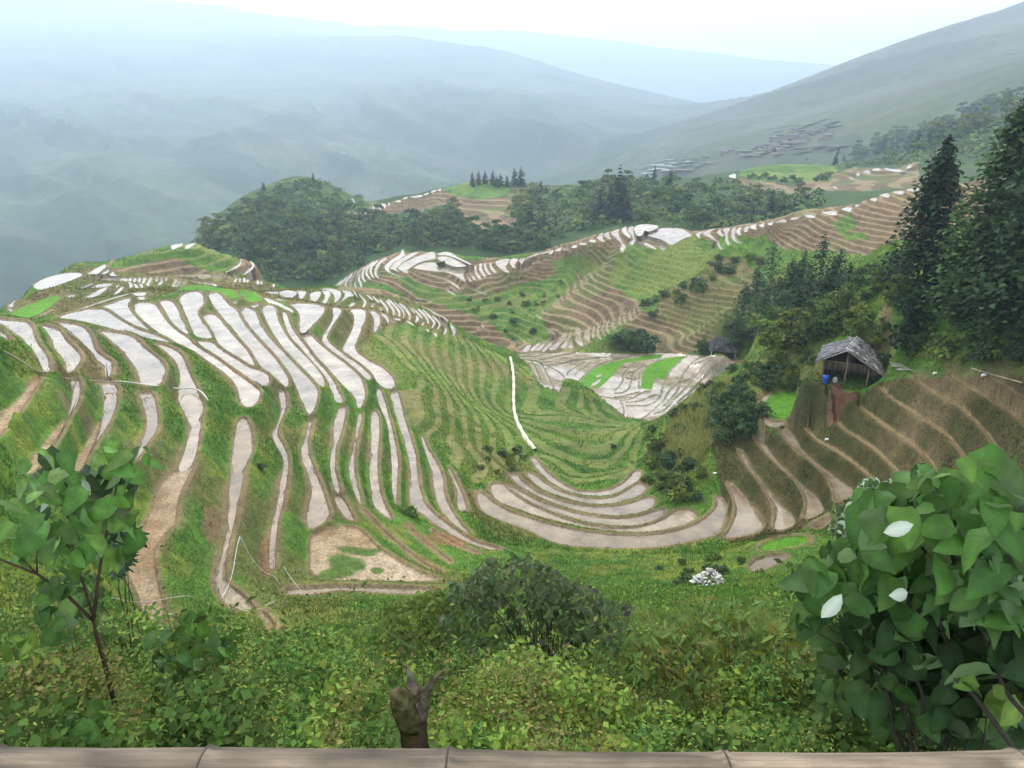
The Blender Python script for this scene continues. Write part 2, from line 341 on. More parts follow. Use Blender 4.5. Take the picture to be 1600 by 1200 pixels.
# paddies traced from the photo: crop;kind;height;outline    (w flooded, m bare mud, y rice seedlings)
PADDIES = """
C3;w;-16.6;-40,480 0,500 20,510 45,545 55,560 20,540 0,528 -40,520
C3;w;-18.0;-60,430 5,445 120,452 160,475 168,515 190,570 225,610 248,660 252,715 215,708 195,655 160,590 130,570 120,550 60,505 20,475 -60,450
C3;w;-19.6;190,465 285,490 310,515 335,560 370,585 405,625 408,650 375,700 350,718 330,715 328,660 305,630 275,600 255,540 235,510
C3;w;-21.3;275,458 340,462 420,480 450,520 470,575 480,605 520,635 560,655 566,690 545,745 530,740 520,690 490,655 450,600 425,580 395,545 345,510 300,470
C3;w;-23.0;490,500 600,512 665,530 700,560 730,595 790,640 825,670 830,710 800,785 700,782 695,730 680,690 650,650 600,590 545,545 510,515
P;w;-25.0;241,537 259,540 275,547 287,558 292,575 300,591 308,607 312,619 319,637 315,655 314,670 309,705 298,735 275,738 287,708 295,680 294,660 287,645 279,628 278,612 282,585 276,570 266,555
P;m;-25.02;298,735 305,725 292,750 280,775 276,800 274,820 262,830 252,842 241,860 242,885 246,908 250,928 257,950 258,962 240,975 224,982 222,965 222,942 212,920 200,895 203,868 215,848 225,825 240,790 245,772 255,755 275,738
C3;w;-25.2;280,438 350,410 450,393 520,392 560,420 620,460 700,500 775,520 830,545 865,568 800,555 700,535 600,505 500,478 420,458 340,445
C3;w;-26.0;490,385 560,365 640,335 660,345 640,370 650,400 690,445 740,490 785,520 740,510 680,485 620,450 560,400 520,385
C3;w;-26.8;655,375 700,360 770,362 800,400 830,450 880,500 950,545 980,580 1060,625 1150,690 1240,755 1300,800 1305,825 1285,865 1250,893 1215,880 1200,850 1180,770 1130,720 1060,670 980,610 900,570 850,550 790,520 720,460 680,420
C3;w;-27.1;790,352 850,347 880,375 905,430 930,480 945,520 930,528 880,490 850,450 825,400
C3;w;-27.5;890,345 920,315 970,303 1010,310 1025,340 1020,370 985,405 1000,440 1040,490 1070,545 1010,542 975,530 950,490 925,410
C3;w;-27.6;975,548 1060,553 1110,602 1180,642 1250,687 1310,702 1350,730 1345,770 1320,785 1260,760 1180,710 1100,650 1020,590
C3;w;-28.1;1005,425 1050,415 1090,430 1130,480 1180,540 1230,590 1260,640 1285,682 1250,680 1180,637 1110,597 1080,550 1050,500 1015,450
C3;w;-28.6;1040,318 1080,308 1110,325 1125,350 1150,375 1190,400 1215,460 1240,490 1300,560 1360,620 1420,700 1445,745 1440,790 1420,780 1380,740 1305,690 1258,610 1208,550 1158,490 1103,425 1072,385 1045,345
C3;w;-29.6;1195,385 1240,385 1280,405 1290,440 1320,500 1360,550 1420,610 1500,695 1550,745 1592,795 1590,830 1580,880 1555,930 1535,925 1525,880 1505,850 1480,780 1445,720 1380,640 1320,570 1280,520 1245,480 1218,450
C4;w;-30.3;25,380 90,370 105,410 110,450 160,540 220,600 280,660 330,720 352,775 330,788 295,760 240,720 190,660 120,570 75,500 40,430
C4;w;-31.0;125,405 155,410 170,470 200,520 250,580 300,650 350,700 400,770 430,830 435,870 395,860 385,820 340,745 290,690 240,630 180,560 150,490
C4;w;-31.4;165,370 230,362 340,375 350,400 310,450 270,490 240,512 215,510 220,420 190,385
C4;w;-31.8;215,516 265,516 310,560 360,602 430,652 480,692 530,740 550,800 540,860 520,895 505,885 490,830 450,790 400,740 350,680 290,620 250,560
C4;w;-32.5;375,385 425,388 430,410 400,450 370,500 350,545 400,590 470,640 540,690 580,735 570,752 540,745 500,710 430,647 360,597 320,545 365,480 390,430
C4;w;-34.5;460,395 540,390 555,420 535,480 510,540 490,600 560,650 640,690 690,740 697,785 655,800 600,760 530,690 450,620 425,600 460,540 490,470 490,420
C4;w;-35.2;560,400 600,405 625,435 620,470 600,510 585,515 590,470 585,430
K2;w;-28.9;210,190 255,190 265,240 275,310 250,360 225,420 215,480 260,560 290,640 275,760 260,870 235,960 215,1050 205,1200 200,1330 165,1330 160,1200 175,1040 210,930 225,800 250,690 245,620 200,530 170,480 205,430 235,350 230,260
K2;w;-30.0;400,365 445,370 425,440 405,520 410,600 440,680 480,780 510,860 540,960 545,975 500,1040 400,1085 395,950 430,850 425,780 380,680 355,580 380,510 400,440
K2;w;-31.2;600,305 650,305 640,380 610,480 580,570 575,680 590,760 610,840 585,850 560,790 540,690 545,600 565,520 560,420 580,360
K2;w;-31.3;570,855 610,860 650,920 690,1000 690,1020 640,1005 600,950 575,900
K2;w;-32.0;720,340 745,345 735,420 705,540 695,640 700,720 720,820 745,910 725,920 690,830 660,730 655,660 690,560 705,430
K2;w;-33.0;795,340 820,325 845,345 855,430 850,560 840,660 845,760 865,870 900,950 935,1010 900,1000 820,940 800,850 785,700 800,520
K2;w;-34.0;825,185 860,190 885,260 905,340 930,430 950,520 965,610 970,690 960,800 970,920 945,920 925,800 930,660 915,520 900,400 865,330 840,280
K2;w;-34.8;910,210 960,200 980,240 1000,340 1020,410 1050,500 1080,600 1090,700 1095,780 1115,850 1150,930 1240,1010 1350,1090 1450,1150 1600,1190 1600,1205 1500,1190 1350,1130 1200,1040 1040,920 1035,850 1050,740 1035,630 1000,500 960,380 930,290
K2;w;-35.7;1110,480 1125,490 1150,560 1190,620 1230,690 1250,740 1250,830 1290,930 1340,1010 1400,1080 1430,1110 1380,1095 1280,1010 1215,920 1195,830 1180,720 1150,620 1120,540
K2;w;-36.4;1275,690 1290,680 1330,770 1370,850 1400,940 1395,970 1350,970 1330,900 1345,840 1310,760
K5;m;-30.2;300,170 360,140 440,125 510,130 560,175 600,220 660,260 740,310 820,345 870,365 850,370 620,370 300,365 300,220
K5;w;-29.2;190,400 300,400 420,390 620,395 880,405 880,430 640,425 420,405 320,430 190,430
K1;m;-18.2;230,110 255,130 240,160 200,230 160,290 120,350 60,430 0,490 -60,540 -60,420 0,380 60,310 120,260 170,190 205,150
K1;w;-19.8;430,140 490,125 510,170 500,240 480,300 430,380 400,450 350,540 290,620 255,665 330,540 400,430 425,370 450,260 455,190
K1;m;-19.82;420,372 400,430 330,540 255,665 200,730 150,720 200,640 260,560 340,450
K1;w;-21.5;610,145 690,140 725,170 735,220 725,320 690,400 640,480 570,590 545,640 590,540 625,450 642,370 650,260 625,190
K1;m;-21.52;640,372 620,450 585,545 545,640 500,722 440,715 500,600 570,480
K1;w;-23.2;870,205 960,215 975,300 990,380 985,450 950,500 900,580 860,650 840,640 880,530 920,430 910,340 885,260
P;w;-27.0;371,655 385,652 390,667 396,690 396,705 386,722 380,747 375,777 368,810 362,835 358,855 353,880 352,900 358,915 367,922 385,935 402,955 395,962 370,955 350,943 336,920 335,905 338,890 343,878 348,860 353,835 355,822 357,772 361,722 366,685
P;m;-25.0;258,962 275,966 300,975 330,985 360,993 390,998 372,1006 340,1000 300,990 262,984 240,988
C7;w;-37.6;140,860 180,870 230,920 330,970 480,1015 620,1050 780,1070 920,1080 1040,1075 1150,1055 1250,1020 1330,960 1345,910 1330,890 1370,880 1400,930 1390,990 1360,1060 1330,1080 1240,1100 1150,1120 1020,1140 850,1145 700,1140 560,1125 470,1090 400,1050 280,1010 180,970 150,920
C7;w;-38.2;205,825 270,815 300,850 380,910 500,965 620,1010 760,1040 880,1045 980,1035 1080,1000 1130,960 1180,945 1230,960 1250,995 1160,1035 1030,1060 900,1066 760,1050 620,1025 480,990 330,945 230,900
C7;w;-38.8;290,835 320,830 420,892 560,947 700,982 850,997 950,987 1060,947 1100,950 1080,990 980,1027 880,1037 740,1022 600,985 480,945 370,900
C7;w;-39.4;305,770 345,770 360,800 440,860 560,907 680,932 800,937 900,922 1000,887 1035,890 1030,940 940,973 850,985 700,968 560,930 430,875 340,820
C7;w;-39.9;385,770 430,770 500,830 590,870 700,895 800,895 870,870 940,820 1000,815 990,870 900,903 800,923 690,918 570,890 460,845
C7;w;-40.4;410,690 440,690 480,750 540,800 620,850 700,865 790,855 850,835 910,790 930,755 970,755 960,800 880,853 800,883 700,883 590,860 500,805 440,740
C8;w;-36.7;110,820 150,815 190,880 250,950 290,1020 295,1055 180,1085 90,1095 130,1050 160,970 155,900
C8;w;-35.4;165,645 185,650 220,730 270,800 330,870 380,930 440,970 460,1010 440,1040 345,1060 360,980 350,920 300,840 250,780 200,720
C8;w;-34.0;245,580 265,580 310,630 340,680 370,720 430,780 500,850 560,880 600,940 595,965 550,990 490,1005 515,950 510,890 470,820 400,760 350,710 300,660
C8;w;-32.4;375,540 400,535 450,580 480,640 520,690 580,740 640,780 700,820 745,850 740,880 700,910 655,920 655,880 630,810 590,760 520,700 460,660 420,610 385,570
C8;w;-33.3;530,1035 600,1000 680,960 690,975 640,1020 560,1050
C8;y;-32.1;330,375 380,355 440,355 465,380 460,420 440,470 400,500 350,500 320,480 305,440 310,400
P;w;-32.9;1168,888 1178,877 1195,870 1212,868 1232,868 1222,878 1200,888 1180,895
P;y;-33.2;1183,858 1200,846 1240,838 1262,838 1260,852 1225,858 1190,864
"""
# narrow treads: crop;kind;height or *;width in photo pixels;line
TREADS = """
C8;t;-31.0;3.8;520,550 560,600 620,630 700,680 780,740 850,800 880,840
C8;t;-29.4;3.8;610,470 650,500 720,560 800,610 880,670 940,730 990,780 1010,830
C8;t;-27.6;3.8;775,430 840,480 900,530 980,580 1050,630 1110,680 1150,730 1165,770 1160,820
C8;t;-25.7;3.8;890,340 930,390 1010,440 1100,500 1180,550 1240,600 1290,660 1320,720 1325,780
C8;t;-23.8;3.8;1060,300 1110,340 1200,390 1280,440 1350,500 1420,570 1460,640 1480,700 1480,760
C8;t;-22.3;3.8;1230,280 1300,330 1400,380 1480,430 1560,490 1620,540 1680,600 1720,680
C8;t;-21.1;3.8;1400,275 1480,320 1560,370 1640,430 1720,500
P;t;-32.0;3.2;567,797 590,822 617,847 650,875 690,897
P;t;-33.0;3.5;635,820 655,842 680,862 705,880
P;t;-33.9;3.2;675,830 700,845 725,858 745,866
C8;w;-32.15;8;335,370 300,395 285,430 290,470 310,510 345,530 400,518
P;t;-24.9;4;410,958 425,972 430,985
"""
# far slivers of water, heights read off the hillside they lie on: crop;width (0 = outline);points
SLIVERS = """
E1;0;412,615 440,580 560,520 700,475 850,450 980,448 1030,470 1020,490 900,540 760,590 620,640 520,660 450,660
E1;0;0,985 20,965 60,960 70,985 20,995
E1;0;95,865 140,830 200,790 165,840 165,885 130,880
E1;0;90,895 130,905 160,925 155,940 120,925
E1;0;235,770 265,735 270,780 300,810 280,820 250,800
E1;0;280,730 305,695 315,730 340,770 315,765
E1;10;310,815 360,832
E1;0;740,750 830,735 830,765 750,820 735,815 770,775
E1;0;830,735 930,715 945,760 880,800 825,850 815,840 860,790 855,760
E1;0;870,700 1000,640 1100,595 1190,575 1060,640 960,685 890,705
E1;0;960,690 1080,630 1200,600 1340,580 1420,590 1380,610 1320,620 1230,690 1210,690 1180,660 1060,740 970,780 960,730
E1;0;980,830 1000,800 1100,740 1190,690 1290,640 1350,620 1330,660 1220,740 1100,790 1000,830
E1;0;1380,680 1440,630 1480,600 1440,590 1490,600 1470,630 1400,690
E1;0;1410,730 1480,660 1530,620 1550,630 1500,690 1430,740
E1;0;1080,465 1160,420 1260,365 1310,340 1330,370 1290,410 1220,470 1150,465
E1;0;1245,470 1310,420 1370,400 1370,415 1330,465
E1;0;1355,475 1400,425 1420,440 1430,475 1490,490 1400,490
E1;0;1160,480 1300,495 1450,520 1600,520 1600,560 1480,560 1400,550 1240,570 1190,560 1170,520
E1;14;940,928 1100,870 1240,825 1400,772 1600,718
E1;8;520,985 600,940 640,925
E2;0;440,90 520,75 575,65 560,95 500,120 465,140
E2;0;590,130 600,90 640,75 705,62 680,90 630,125
E2;34;30,430 12,470
E2;34;80,430 55,480
E2;34;125,425 110,475
E2;36;180,425 150,490
E2;36;240,420 205,500
E2;34;300,415 300,465
E2;34;350,412 350,470 320,500
E2;34;395,412 400,460
E2;31;10,470 40,510 10,560
E2;31;60,490 95,520 90,560
E2;31;120,495 150,510 130,550
E2;31;190,490 220,510
E2;34;490,430 500,470 465,515
E2;34;535,430 550,470 490,520
E2;34;590,440 600,470 560,520
E2;0;430,420 540,395 620,400 700,395 720,430 640,420 540,410
E2;0;700,395 760,390 860,388 870,430 820,420 800,440 760,440 720,430
E2;0;870,388 990,386 960,440 920,465 925,430 895,420 905,445 885,450
E2;23;650,450 700,480
E2;23;690,455 760,485
E2;23;770,470 850,500
E2;26;840,480 930,515
E2;29;1010,395 1020,420
E2;29;1050,400 1055,430
E2;31;1105,400 1130,435 1105,475
E2;31;1165,430 1160,470
E2;31;1210,430 1215,475
E2;29;1250,445 1240,475
E2;34;1290,425 1325,460 1310,490 1260,515
E2;29;1350,455 1355,500
E2;29;1390,462 1385,500
E2;29;1425,475 1410,510
E2;29;1470,488 1490,512
E2;29;1510,495 1525,520
E2;0;35,590 190,575 185,610 100,620 60,600
E2;0;105,625 180,625 180,660 110,655
E2;0;1050,680 1190,645 1160,680 1060,710
E2;0;1280,735 1300,700 1380,690 1330,740
E2;18;1180,230 1175,275 1140,310 1020,370
E2;21;1230,245 1265,280 1200,340
E2;23;1275,258 1315,300 1270,350 1200,395
E2;13;1400,345 1330,390
E3;0;80,215 200,205 290,210 250,260 180,280 110,260
E3;0;85,272 200,310 300,350 400,400 470,440 470,475 420,450 310,400 260,365 130,355 100,310
E3;0;240,290 340,310 370,335 250,305
E3;0;280,215 380,185 500,205 520,230 440,290 400,325 340,300 290,250
E3;0;500,190 620,200 630,215 600,270 560,325 500,325 540,260 530,225
E3;0;690,220 780,200 820,215 790,280 740,340 660,345 690,290 670,250
E3;0;820,195 900,195 940,230 910,290 880,350 850,380 800,370 850,310 870,260
E3;0;790,175 900,160 1050,190 1070,240 1050,290 1000,340 975,345 985,270 950,220 880,190
E3;0;1060,185 1180,200 1230,240 1220,260 1150,270 1110,300 1000,385 980,385 1090,290 1120,240
E3;0;1130,420 1180,360 1250,310 1280,300 1270,330 1210,390
E3;16;1205,185 1245,230 1265,275
E3;0;1265,220 1300,240 1370,310 1385,340 1350,410 1320,415 1360,330 1290,260
E4;20;105,165 180,230
E4;34;150,240 190,280 165,320
E4;18;170,180 270,270
E4;26;250,300 280,340 265,370
E4;28;250,215 320,280 365,350 365,400
E4;30;350,240 410,310 445,370 435,430
E4;28;370,220 440,290 500,350 515,400 510,440
E4;18;430,250 500,300 565,370 570,460
E4;30;510,270 600,350 645,420 640,480
E4;14;640,330 710,400
E4;36;735,430 740,470 715,510
E4;22;660,330 740,390 800,460
E4;20;820,510 790,550
E4;30;740,340 820,410 865,470 870,525
E4;26;800,350 880,430 950,500 945,540 915,585
E4;22;920,430 1010,510 1020,550 965,620
E4;34;980,440 1060,510 1100,580 1085,640 1060,665
E4;16;820,320 960,400 1060,440 1120,500
E4;40;1130,520 1180,580 1200,640 1180,690
E4;24;440,465 530,480
E4;20;590,490 640,510 690,550
E4;30;850,600 880,620
E4;28;950,640 980,690
E4;0;265,395 340,410 380,460 385,510 365,515 345,470 300,430
E5;0;535,320 560,280 620,220 720,180 765,178 690,225 615,280 578,330 602,372 690,410 770,435 700,425 600,390 550,350
E5;0;592,330 625,285 695,235 775,192 840,165 905,160 805,215 722,260 692,298 655,332 705,362 760,390 700,374 640,348 610,338
E5;0;705,300 745,262 825,225 925,182 1030,160 1060,170 1080,225 1000,235 900,260 820,310 772,340 790,382 760,383 712,358 675,333
E5;0;1090,172 1200,163 1275,188 1345,222 1452,290 1432,303 1380,268 1280,213 1180,188 1100,192
E5;0;1100,206 1180,205 1270,231 1370,286 1400,308 1300,318 1220,298 1150,268 1095,236
E5;0;815,310 900,275 980,270 1060,262 1130,290 1220,330 1320,320 1400,320 1360,370 1360,420 1390,480 1350,455 1280,400 1200,370 1100,355 960,345 860,330 830,325
E5;0;1110,430 1200,440 1270,480 1330,540 1310,540 1240,490 1170,450
E5;14;1215,510 1300,570
E5;12;1180,550 1280,610
E5;14;1390,500 1450,545 1600,600
E5;26;560,225 490,260 450,330 440,390 475,430
E5;24;470,250 400,300 390,370 430,430
E5;22;430,260 360,320 345,390 390,440
E5;22;390,290 320,350 305,420 345,480
E5;22;340,310 280,370 265,450 300,520
E5;20;300,340 235,400 220,490 255,545
E5;20;250,370 195,430 180,540
E5;20;200,390 140,450 130,540
E5;20;150,420 70,510
E5;18;100,450 40,520
E5;24;1400,330 1390,390 1440,470
E5;24;1440,320 1430,370 1480,450
E5;28;1490,300 1480,360 1540,440
E5;30;1550,280 1530,340 1590,430
E5;12;870,645 960,655
E5;12;980,670 1040,690
E5;22;1510,935 1515,960
E5;22;1550,910 1570,945
E6;30;20,570 15,630 70,710
E6;30;70,550 70,610 120,680
E6;28;120,545 120,600 175,665
E6;26;180,540 175,580 230,640
E6;0;215,530 280,510 380,490 370,540 330,570 340,600 380,645 340,640 270,590
E6;0;370,530 390,495 470,490 450,530 420,560 440,600 410,590
E6;0;470,510 500,490 560,480 530,510 500,550 490,545
E6;12;540,505 600,468 700,438
E6;12;700,445 770,425 830,410
E6;0;780,450 800,420 840,400 825,440
E6;0;840,408 900,380 920,375 905,418 860,418
E6;0;920,392 1000,372 1005,412 940,402
E6;0;1010,372 1090,335 1085,382 1030,382
E6;0;1090,342 1170,310 1185,352 1110,352
E6;0;1195,312 1270,275 1275,332 1210,317
E6;0;1280,268 1350,225 1340,270 1370,330 1310,302
E6;22;480,605 500,635
E6;20;525,580 545,610
E6;20;575,565 600,585
E6;24;615,530 635,550
E6;22;660,510 685,530
E6;24;710,475 755,495
E6;12;810,465 840,470
E6;16;655,1075 710,1125
E6;16;715,1040 750,1075
E6;14;760,1020 775,1040
E6;14;790,1005 805,1025
E6;18;830,965 855,1000
E6;18;875,935 900,965
E6;22;905,885 935,935
E6;16;955,875 975,895
E6;18;985,855 1015,890
E6;18;1025,825 1050,860
E6;18;1060,800 1090,825
E6;24;1125,715 1165,770
E6;20;1160,670 1190,715
E6;22;1205,645 1240,695
E6;18;1265,625 1295,650
E6;20;1310,575 1345,605
E6;18;1350,535 1375,555
E7;0;470,240 560,195 600,165 740,185 860,215 960,240 880,265 800,310 750,350 710,360 640,310 560,285 505,265
E7;0;355,310 410,270 470,245 500,270 500,290 620,320 700,360 680,395 640,410 605,380 610,350 500,315 440,290 410,300 440,320 570,385 570,405 480,370 380,335
E7;0;340,155 430,135 560,145 600,165 540,200 480,215 450,195 430,240 400,265 360,250 340,200
E7;0;265,180 330,150 335,200 360,250 390,270 350,300 325,360 285,345 330,280 275,230
E7;0;205,185 262,152 258,200 312,270 290,280 220,230
E7;0;95,215 198,180 170,220 200,280 262,345 220,435 190,410 210,350 190,310 110,260
E7;0;20,240 80,210 75,250 100,300 40,270
E7;0;975,235 1070,205 1045,225 1010,240 1035,290 1000,270
E7;0;1045,235 1120,195 1190,180 1205,190 1140,200 1120,230 1220,300 1230,350 1265,415 1230,395 1205,340 1200,310 1110,260 1070,250
E7;0;1165,380 1190,345 1200,400 1210,425 1180,410
E7;0;1205,212 1245,180 1235,215 1280,250 1260,270 1212,240
E7;0;1255,190 1345,170 1325,210 1308,260 1340,370 1300,340 1278,265 1285,230
E7;0;1348,200 1380,170 1408,170 1388,210 1400,280 1465,340 1410,330 1352,290
E7;0;1397,200 1440,165 1465,165 1440,200 1455,260 1410,240
E7;0;1472,190 1510,155 1525,155 1508,190 1520,220 1490,215
E7;0;1532,172 1600,130 1600,190 1560,190
E7;0;200,1065 210,1075 190,1140 210,1200 180,1170 180,1110
E7;0;240,1040 255,1045 235,1110 265,1190 225,1140
E7;0;290,1020 305,1030 300,1080 325,1160 280,1110
E7;0;345,990 350,1050 375,1130 335,1080 330,1030
E7;0;400,955 395,1000 405,1060 380,1040 380,990
E8;0;285,520 330,480 340,490 315,535
E8;0;330,487 390,465 380,490 390,515 350,505
E8;0;395,482 450,455 440,480 445,500
E8;0;455,472 520,445 500,470 500,485
E8;0;515,457 610,430 605,465 560,465
E8;0;620,432 715,410 720,440 670,445
E8;0;725,405 825,400 820,425 770,425
E8;0;845,385 980,370 975,410 920,405
E8;0;1000,360 1085,340 1085,385 1040,375
E8;0;1095,335 1145,320 1145,355
E8;0;1160,310 1205,300 1190,320
E8;0;1210,290 1270,272 1270,308 1235,300
E8;0;1285,258 1360,240 1370,278 1320,272
E8;0;1375,235 1470,222 1470,258 1420,250
E8;0;1480,215 1535,208 1600,205 1580,225 1520,235
E8;0;1650,205 1690,205 1690,225 1655,222
E8;0;175,120 200,105 235,100 235,135 210,135
E8;14;1075,125 1100,145
E8;0;1110,105 1150,88 1140,125
E8;0;1165,85 1220,68 1225,105 1180,95
E8;0;1225,72 1290,55 1300,80 1250,80
E8;0;1300,55 1400,68 1520,72 1520,95 1440,90 1350,78
E8;8;1440,105 1520,118
E8;0;1480,60 1530,30 1530,50 1500,65
E8;0;1550,20 1590,8 1580,25
E8;0;940,195 965,195 990,215 960,210
E9;0;80,400 95,390 102,430 80,430
E9;0;105,410 200,395 210,410 180,440 160,470 110,480 105,455 150,440
E9;14;225,395 215,440
E9;14;260,375 250,425
E9;14;290,362 285,410
E9;14;320,350 315,400
E9;0;345,345 420,335 410,380 350,385
E9;14;445,335 430,355
E9;0;480,322 535,310 530,330 500,330
E9;10;548,303 585,292
E9;0;590,290 640,280 705,270 700,290 620,297
E9;12;712,272 755,258
E9;14;768,252 810,236
E9;14;815,238 850,230
E9;12;680,408 720,382
E9;10;740,380 770,370
E9;10;830,350 860,338
E9;14;868,348 905,330
E9;12;930,320 960,306
E9;14;965,305 998,290
E9;0;1400,320 1430,315 1440,345 1410,340
E9;0;140,300 155,295 175,330 160,338
D8;0;115,400 170,330 240,300 230,340 195,395
D8;0;215,380 300,300 370,275 360,310 280,370 270,390
D8;0;270,385 330,340 480,220 480,250 420,300 350,380
D8;0;360,400 430,330 520,240 600,205 590,240 500,310 420,370 410,400
D8;0;440,375 560,290 620,200 660,150 695,160 670,230 600,300 545,375
D8;0;600,345 650,290 700,230 725,140 745,150 735,230 690,310 660,360
D8;0;690,350 740,270 755,240 750,300 770,360
D8;0;790,85 870,110 860,230 900,335 850,320 785,260 800,200
D8;0;905,160 950,100 980,90 970,200 980,290 930,245 905,215
D8;0;1015,85 1045,80 1025,160 1025,230 1000,225 1000,170
D8;0;1080,50 1105,55 1085,130 1090,190 1125,255 1080,220 1055,160
D8;0;1165,30 1140,90 1145,160 1175,215 1130,170 1115,110 1140,50
D8;0;1205,0 1230,0 1195,60 1190,120 1230,195 1180,130 1170,70
D8;0;1250,0 1290,0 1275,50 1280,100 1320,160 1260,100 1240,50
D8;18;450,110 500,160 540,190
D8;26;80,285 110,290
D8;26;145,265 170,275
D8;20;200,250 240,240
D8;18;270,260 320,235
"""
# bright seedling beds on the ground surface
BEDS = """
E1;130,960 200,920 350,860 520,790 640,750 740,740 760,770 660,850 560,920 480,980 330,1020 180,1000
E2;520,560 560,520 700,505 800,505 900,530 1000,540 1100,560 1180,640 1150,660 1050,640 1000,620 960,590 850,560 700,560 560,590
E2;1130,555 1200,550 1290,570 1390,620 1390,670 1260,685 1190,625
"""
# the flat valley floor: its outline and the low bunds that divide it
VALLEY = ("C7", "340,175 450,162 700,165 880,170 1010,165 1110,165 1200,175 1300,175 1440,180 1460,190 1400,250 1320,300 1250,350 1200,400 1130,460 1060,510 990,505 900,485 850,460 790,410 730,360 700,345 660,310 600,295 575,300 560,360 520,345 470,330 440,290 400,230")
VALLEY_GREEN = [("C7", "650,310 690,270 760,220 850,195 950,180 1080,170 1060,190 960,205 880,215 840,260 790,310 760,335 690,345"),
                ("C7", "960,340 975,260 1010,220 1090,190 1200,180 1150,210 1110,260 1080,300 1050,290 1030,300 1020,350")]
VALLEY_WHITE = [("D8", "960,860 1000,800 1060,760 1120,730 1090,780 1010,830"), ("D8", "1050,700 1120,680 1110,705 1060,715")]
BUNDS = """
D9;560,770 620,660 730,580 750,520 800,430 880,340 1000,280 1080,265
D9;740,575 850,540 900,470
D9;600,790 650,740 700,690 740,600
D9;520,730 540,660 560,570 600,500 660,400 760,320
D9;880,380 930,340 1020,325 1080,280
D9;560,830 660,770 750,690 850,590 960,430 1040,340 1120,275
D9;590,920 720,790 850,680 1000,520 1090,410 1180,350 1280,270
D9;830,720 930,620 1040,480 1160,410 1290,310 1350,280
D9;1060,540 1180,440 1290,350 1420,280
D9;310,990 400,920 480,840 550,780
D9;450,930 560,890 660,790
D9;130,830 250,840 380,830 480,780 520,720
D9;130,790 250,790 350,760 430,715 500,715
D9;60,770 200,760 290,690 400,670
D9;0,740 120,720 280,680
D9;0,690 100,685 170,640 180,570 200,480 260,420 340,370
D9;0,660 50,620 100,540 80,490 160,410 220,360
D9;60,780 100,840 110,940
D9;110,520 180,540 250,530
D9;280,640 270,560 280,480
D8;100,490 240,520 330,530 400,575 520,610 620,680 650,720
D8;150,510 200,570 240,660 280,760 320,820
D8;240,520 290,590 320,680 380,790
D8;330,530 390,590 430,680 480,770 530,880
D8;0,440 130,470 240,440 400,410 600,400 830,400
D8;180,470 330,455 480,425 640,405
D8;350,510 500,480 620,450 800,415
D8;390,570 560,570 680,540 800,520 1000,490 1100,480
D8;540,580 640,540 900,480 1180,470
D8;690,690 690,660 800,590 900,540
D8;780,710 780,680 880,610 980,545
D8;830,780 900,690 1000,610 1130,545 1300,500 1600,450
D8;1100,960 1250,990 1500,970
"""
# what grows where: class ; rmin ; rmax ; step height ; outline in photo pixels
REGIONS = """
br;150;262;.85;520,452 560,415 650,385 720,405 830,395 960,345 1070,355 1300,310 1600,260 1600,400 1440,400 1300,394 1180,388 1120,378 1060,405 1010,450 1010,500 960,522 880,560 800,548 740,525 700,500 640,470
gr;150;262;.85;602,434 640,440 700,455 750,472 790,458 850,445 880,430 900,440 845,490 850,505 860,527 830,537 790,528 760,500 700,480 640,458
gr;150;262;.85;860,418 930,412 945,420 900,436 868,440
gr;150;262;.85;985,388 1040,392 1070,378 1085,366 1112,380 1100,412 1040,452 1005,503 996,470 950,440 965,410
gr;140;262;0;1000,500 1060,440 1110,400 1200,395 1200,410 1110,420 1060,470 1020,500
ol;130;200;.9;1040,450 1110,425 1180,420 1180,500 1130,520 1060,515 1020,495
br;140;200;.9;1000,490 1060,508 1150,528 1150,535 1050,560 970,530
gr;150;262;0;1300,350 1330,335 1340,350 1320,362 1350,362 1355,372 1320,372
fl;60;170;1.0;560,530 600,495 715,523 790,558 800,640 832,705 795,735 735,760 700,720 650,680 620,610 575,565
gr;70;170;.9;795,560 870,598 1000,660 1010,700 990,745 900,757 840,722 803,640
ds;45;100;0;1110,690 1160,640 1215,640 1290,640 1300,610 1400,588 1600,578 1760,600 1760,800 1400,800 1310,790 1240,840 1140,850 1120,740
ol;85;175;0;405,452 560,450 640,465 720,523 640,505 585,520 560,545 530,545 520,520 480,500 440,470 400,470
ol;60;100;0;100,500 140,520 170,560 190,590 150,600 60,590 110,560
ol;90;260;0;0,485 90,420 170,408 300,380 430,436 425,462 330,452 250,462 120,492 40,498
br;160;260;.9;160,410 200,390 300,380 400,405 430,430 330,428 250,424 180,420
gr;150;260;1.2;165,412 205,388 300,378 350,388 375,405 360,428 330,424 270,402 200,412
br;300;500;1.4;535,345 600,322 690,294 740,312 820,305 815,315 800,372 760,362 735,345 700,322 640,332 560,350
gr;300;500;0;690,296 730,280 790,285 800,305 750,312 715,305
br;300;500;1.4;1150,278 1240,290 1330,262 1430,262 1440,290 1330,300 1290,298 1250,306 1160,290
gr;300;500;0;1150,272 1180,255 1240,248 1310,262 1300,282 1240,284 1180,282
ol;250;400;1.8;800,285 860,300 900,330 860,345 790,340
gr;60;110;0;1185,648 1228,654 1236,680 1195,690 1165,672
lt;300;420;0;820,300 900,285 1000,282 1060,288 1100,300 1000,320 900,330 840,330
fl;60;120;0;1000,700 1040,655 1110,600 1270,530 1290,600 1215,640 1160,640 1110,690 1060,740 1010,740
lt;290;480;0;380,305 440,282 480,276 540,290 590,315 560,335 500,320 440,330
"""

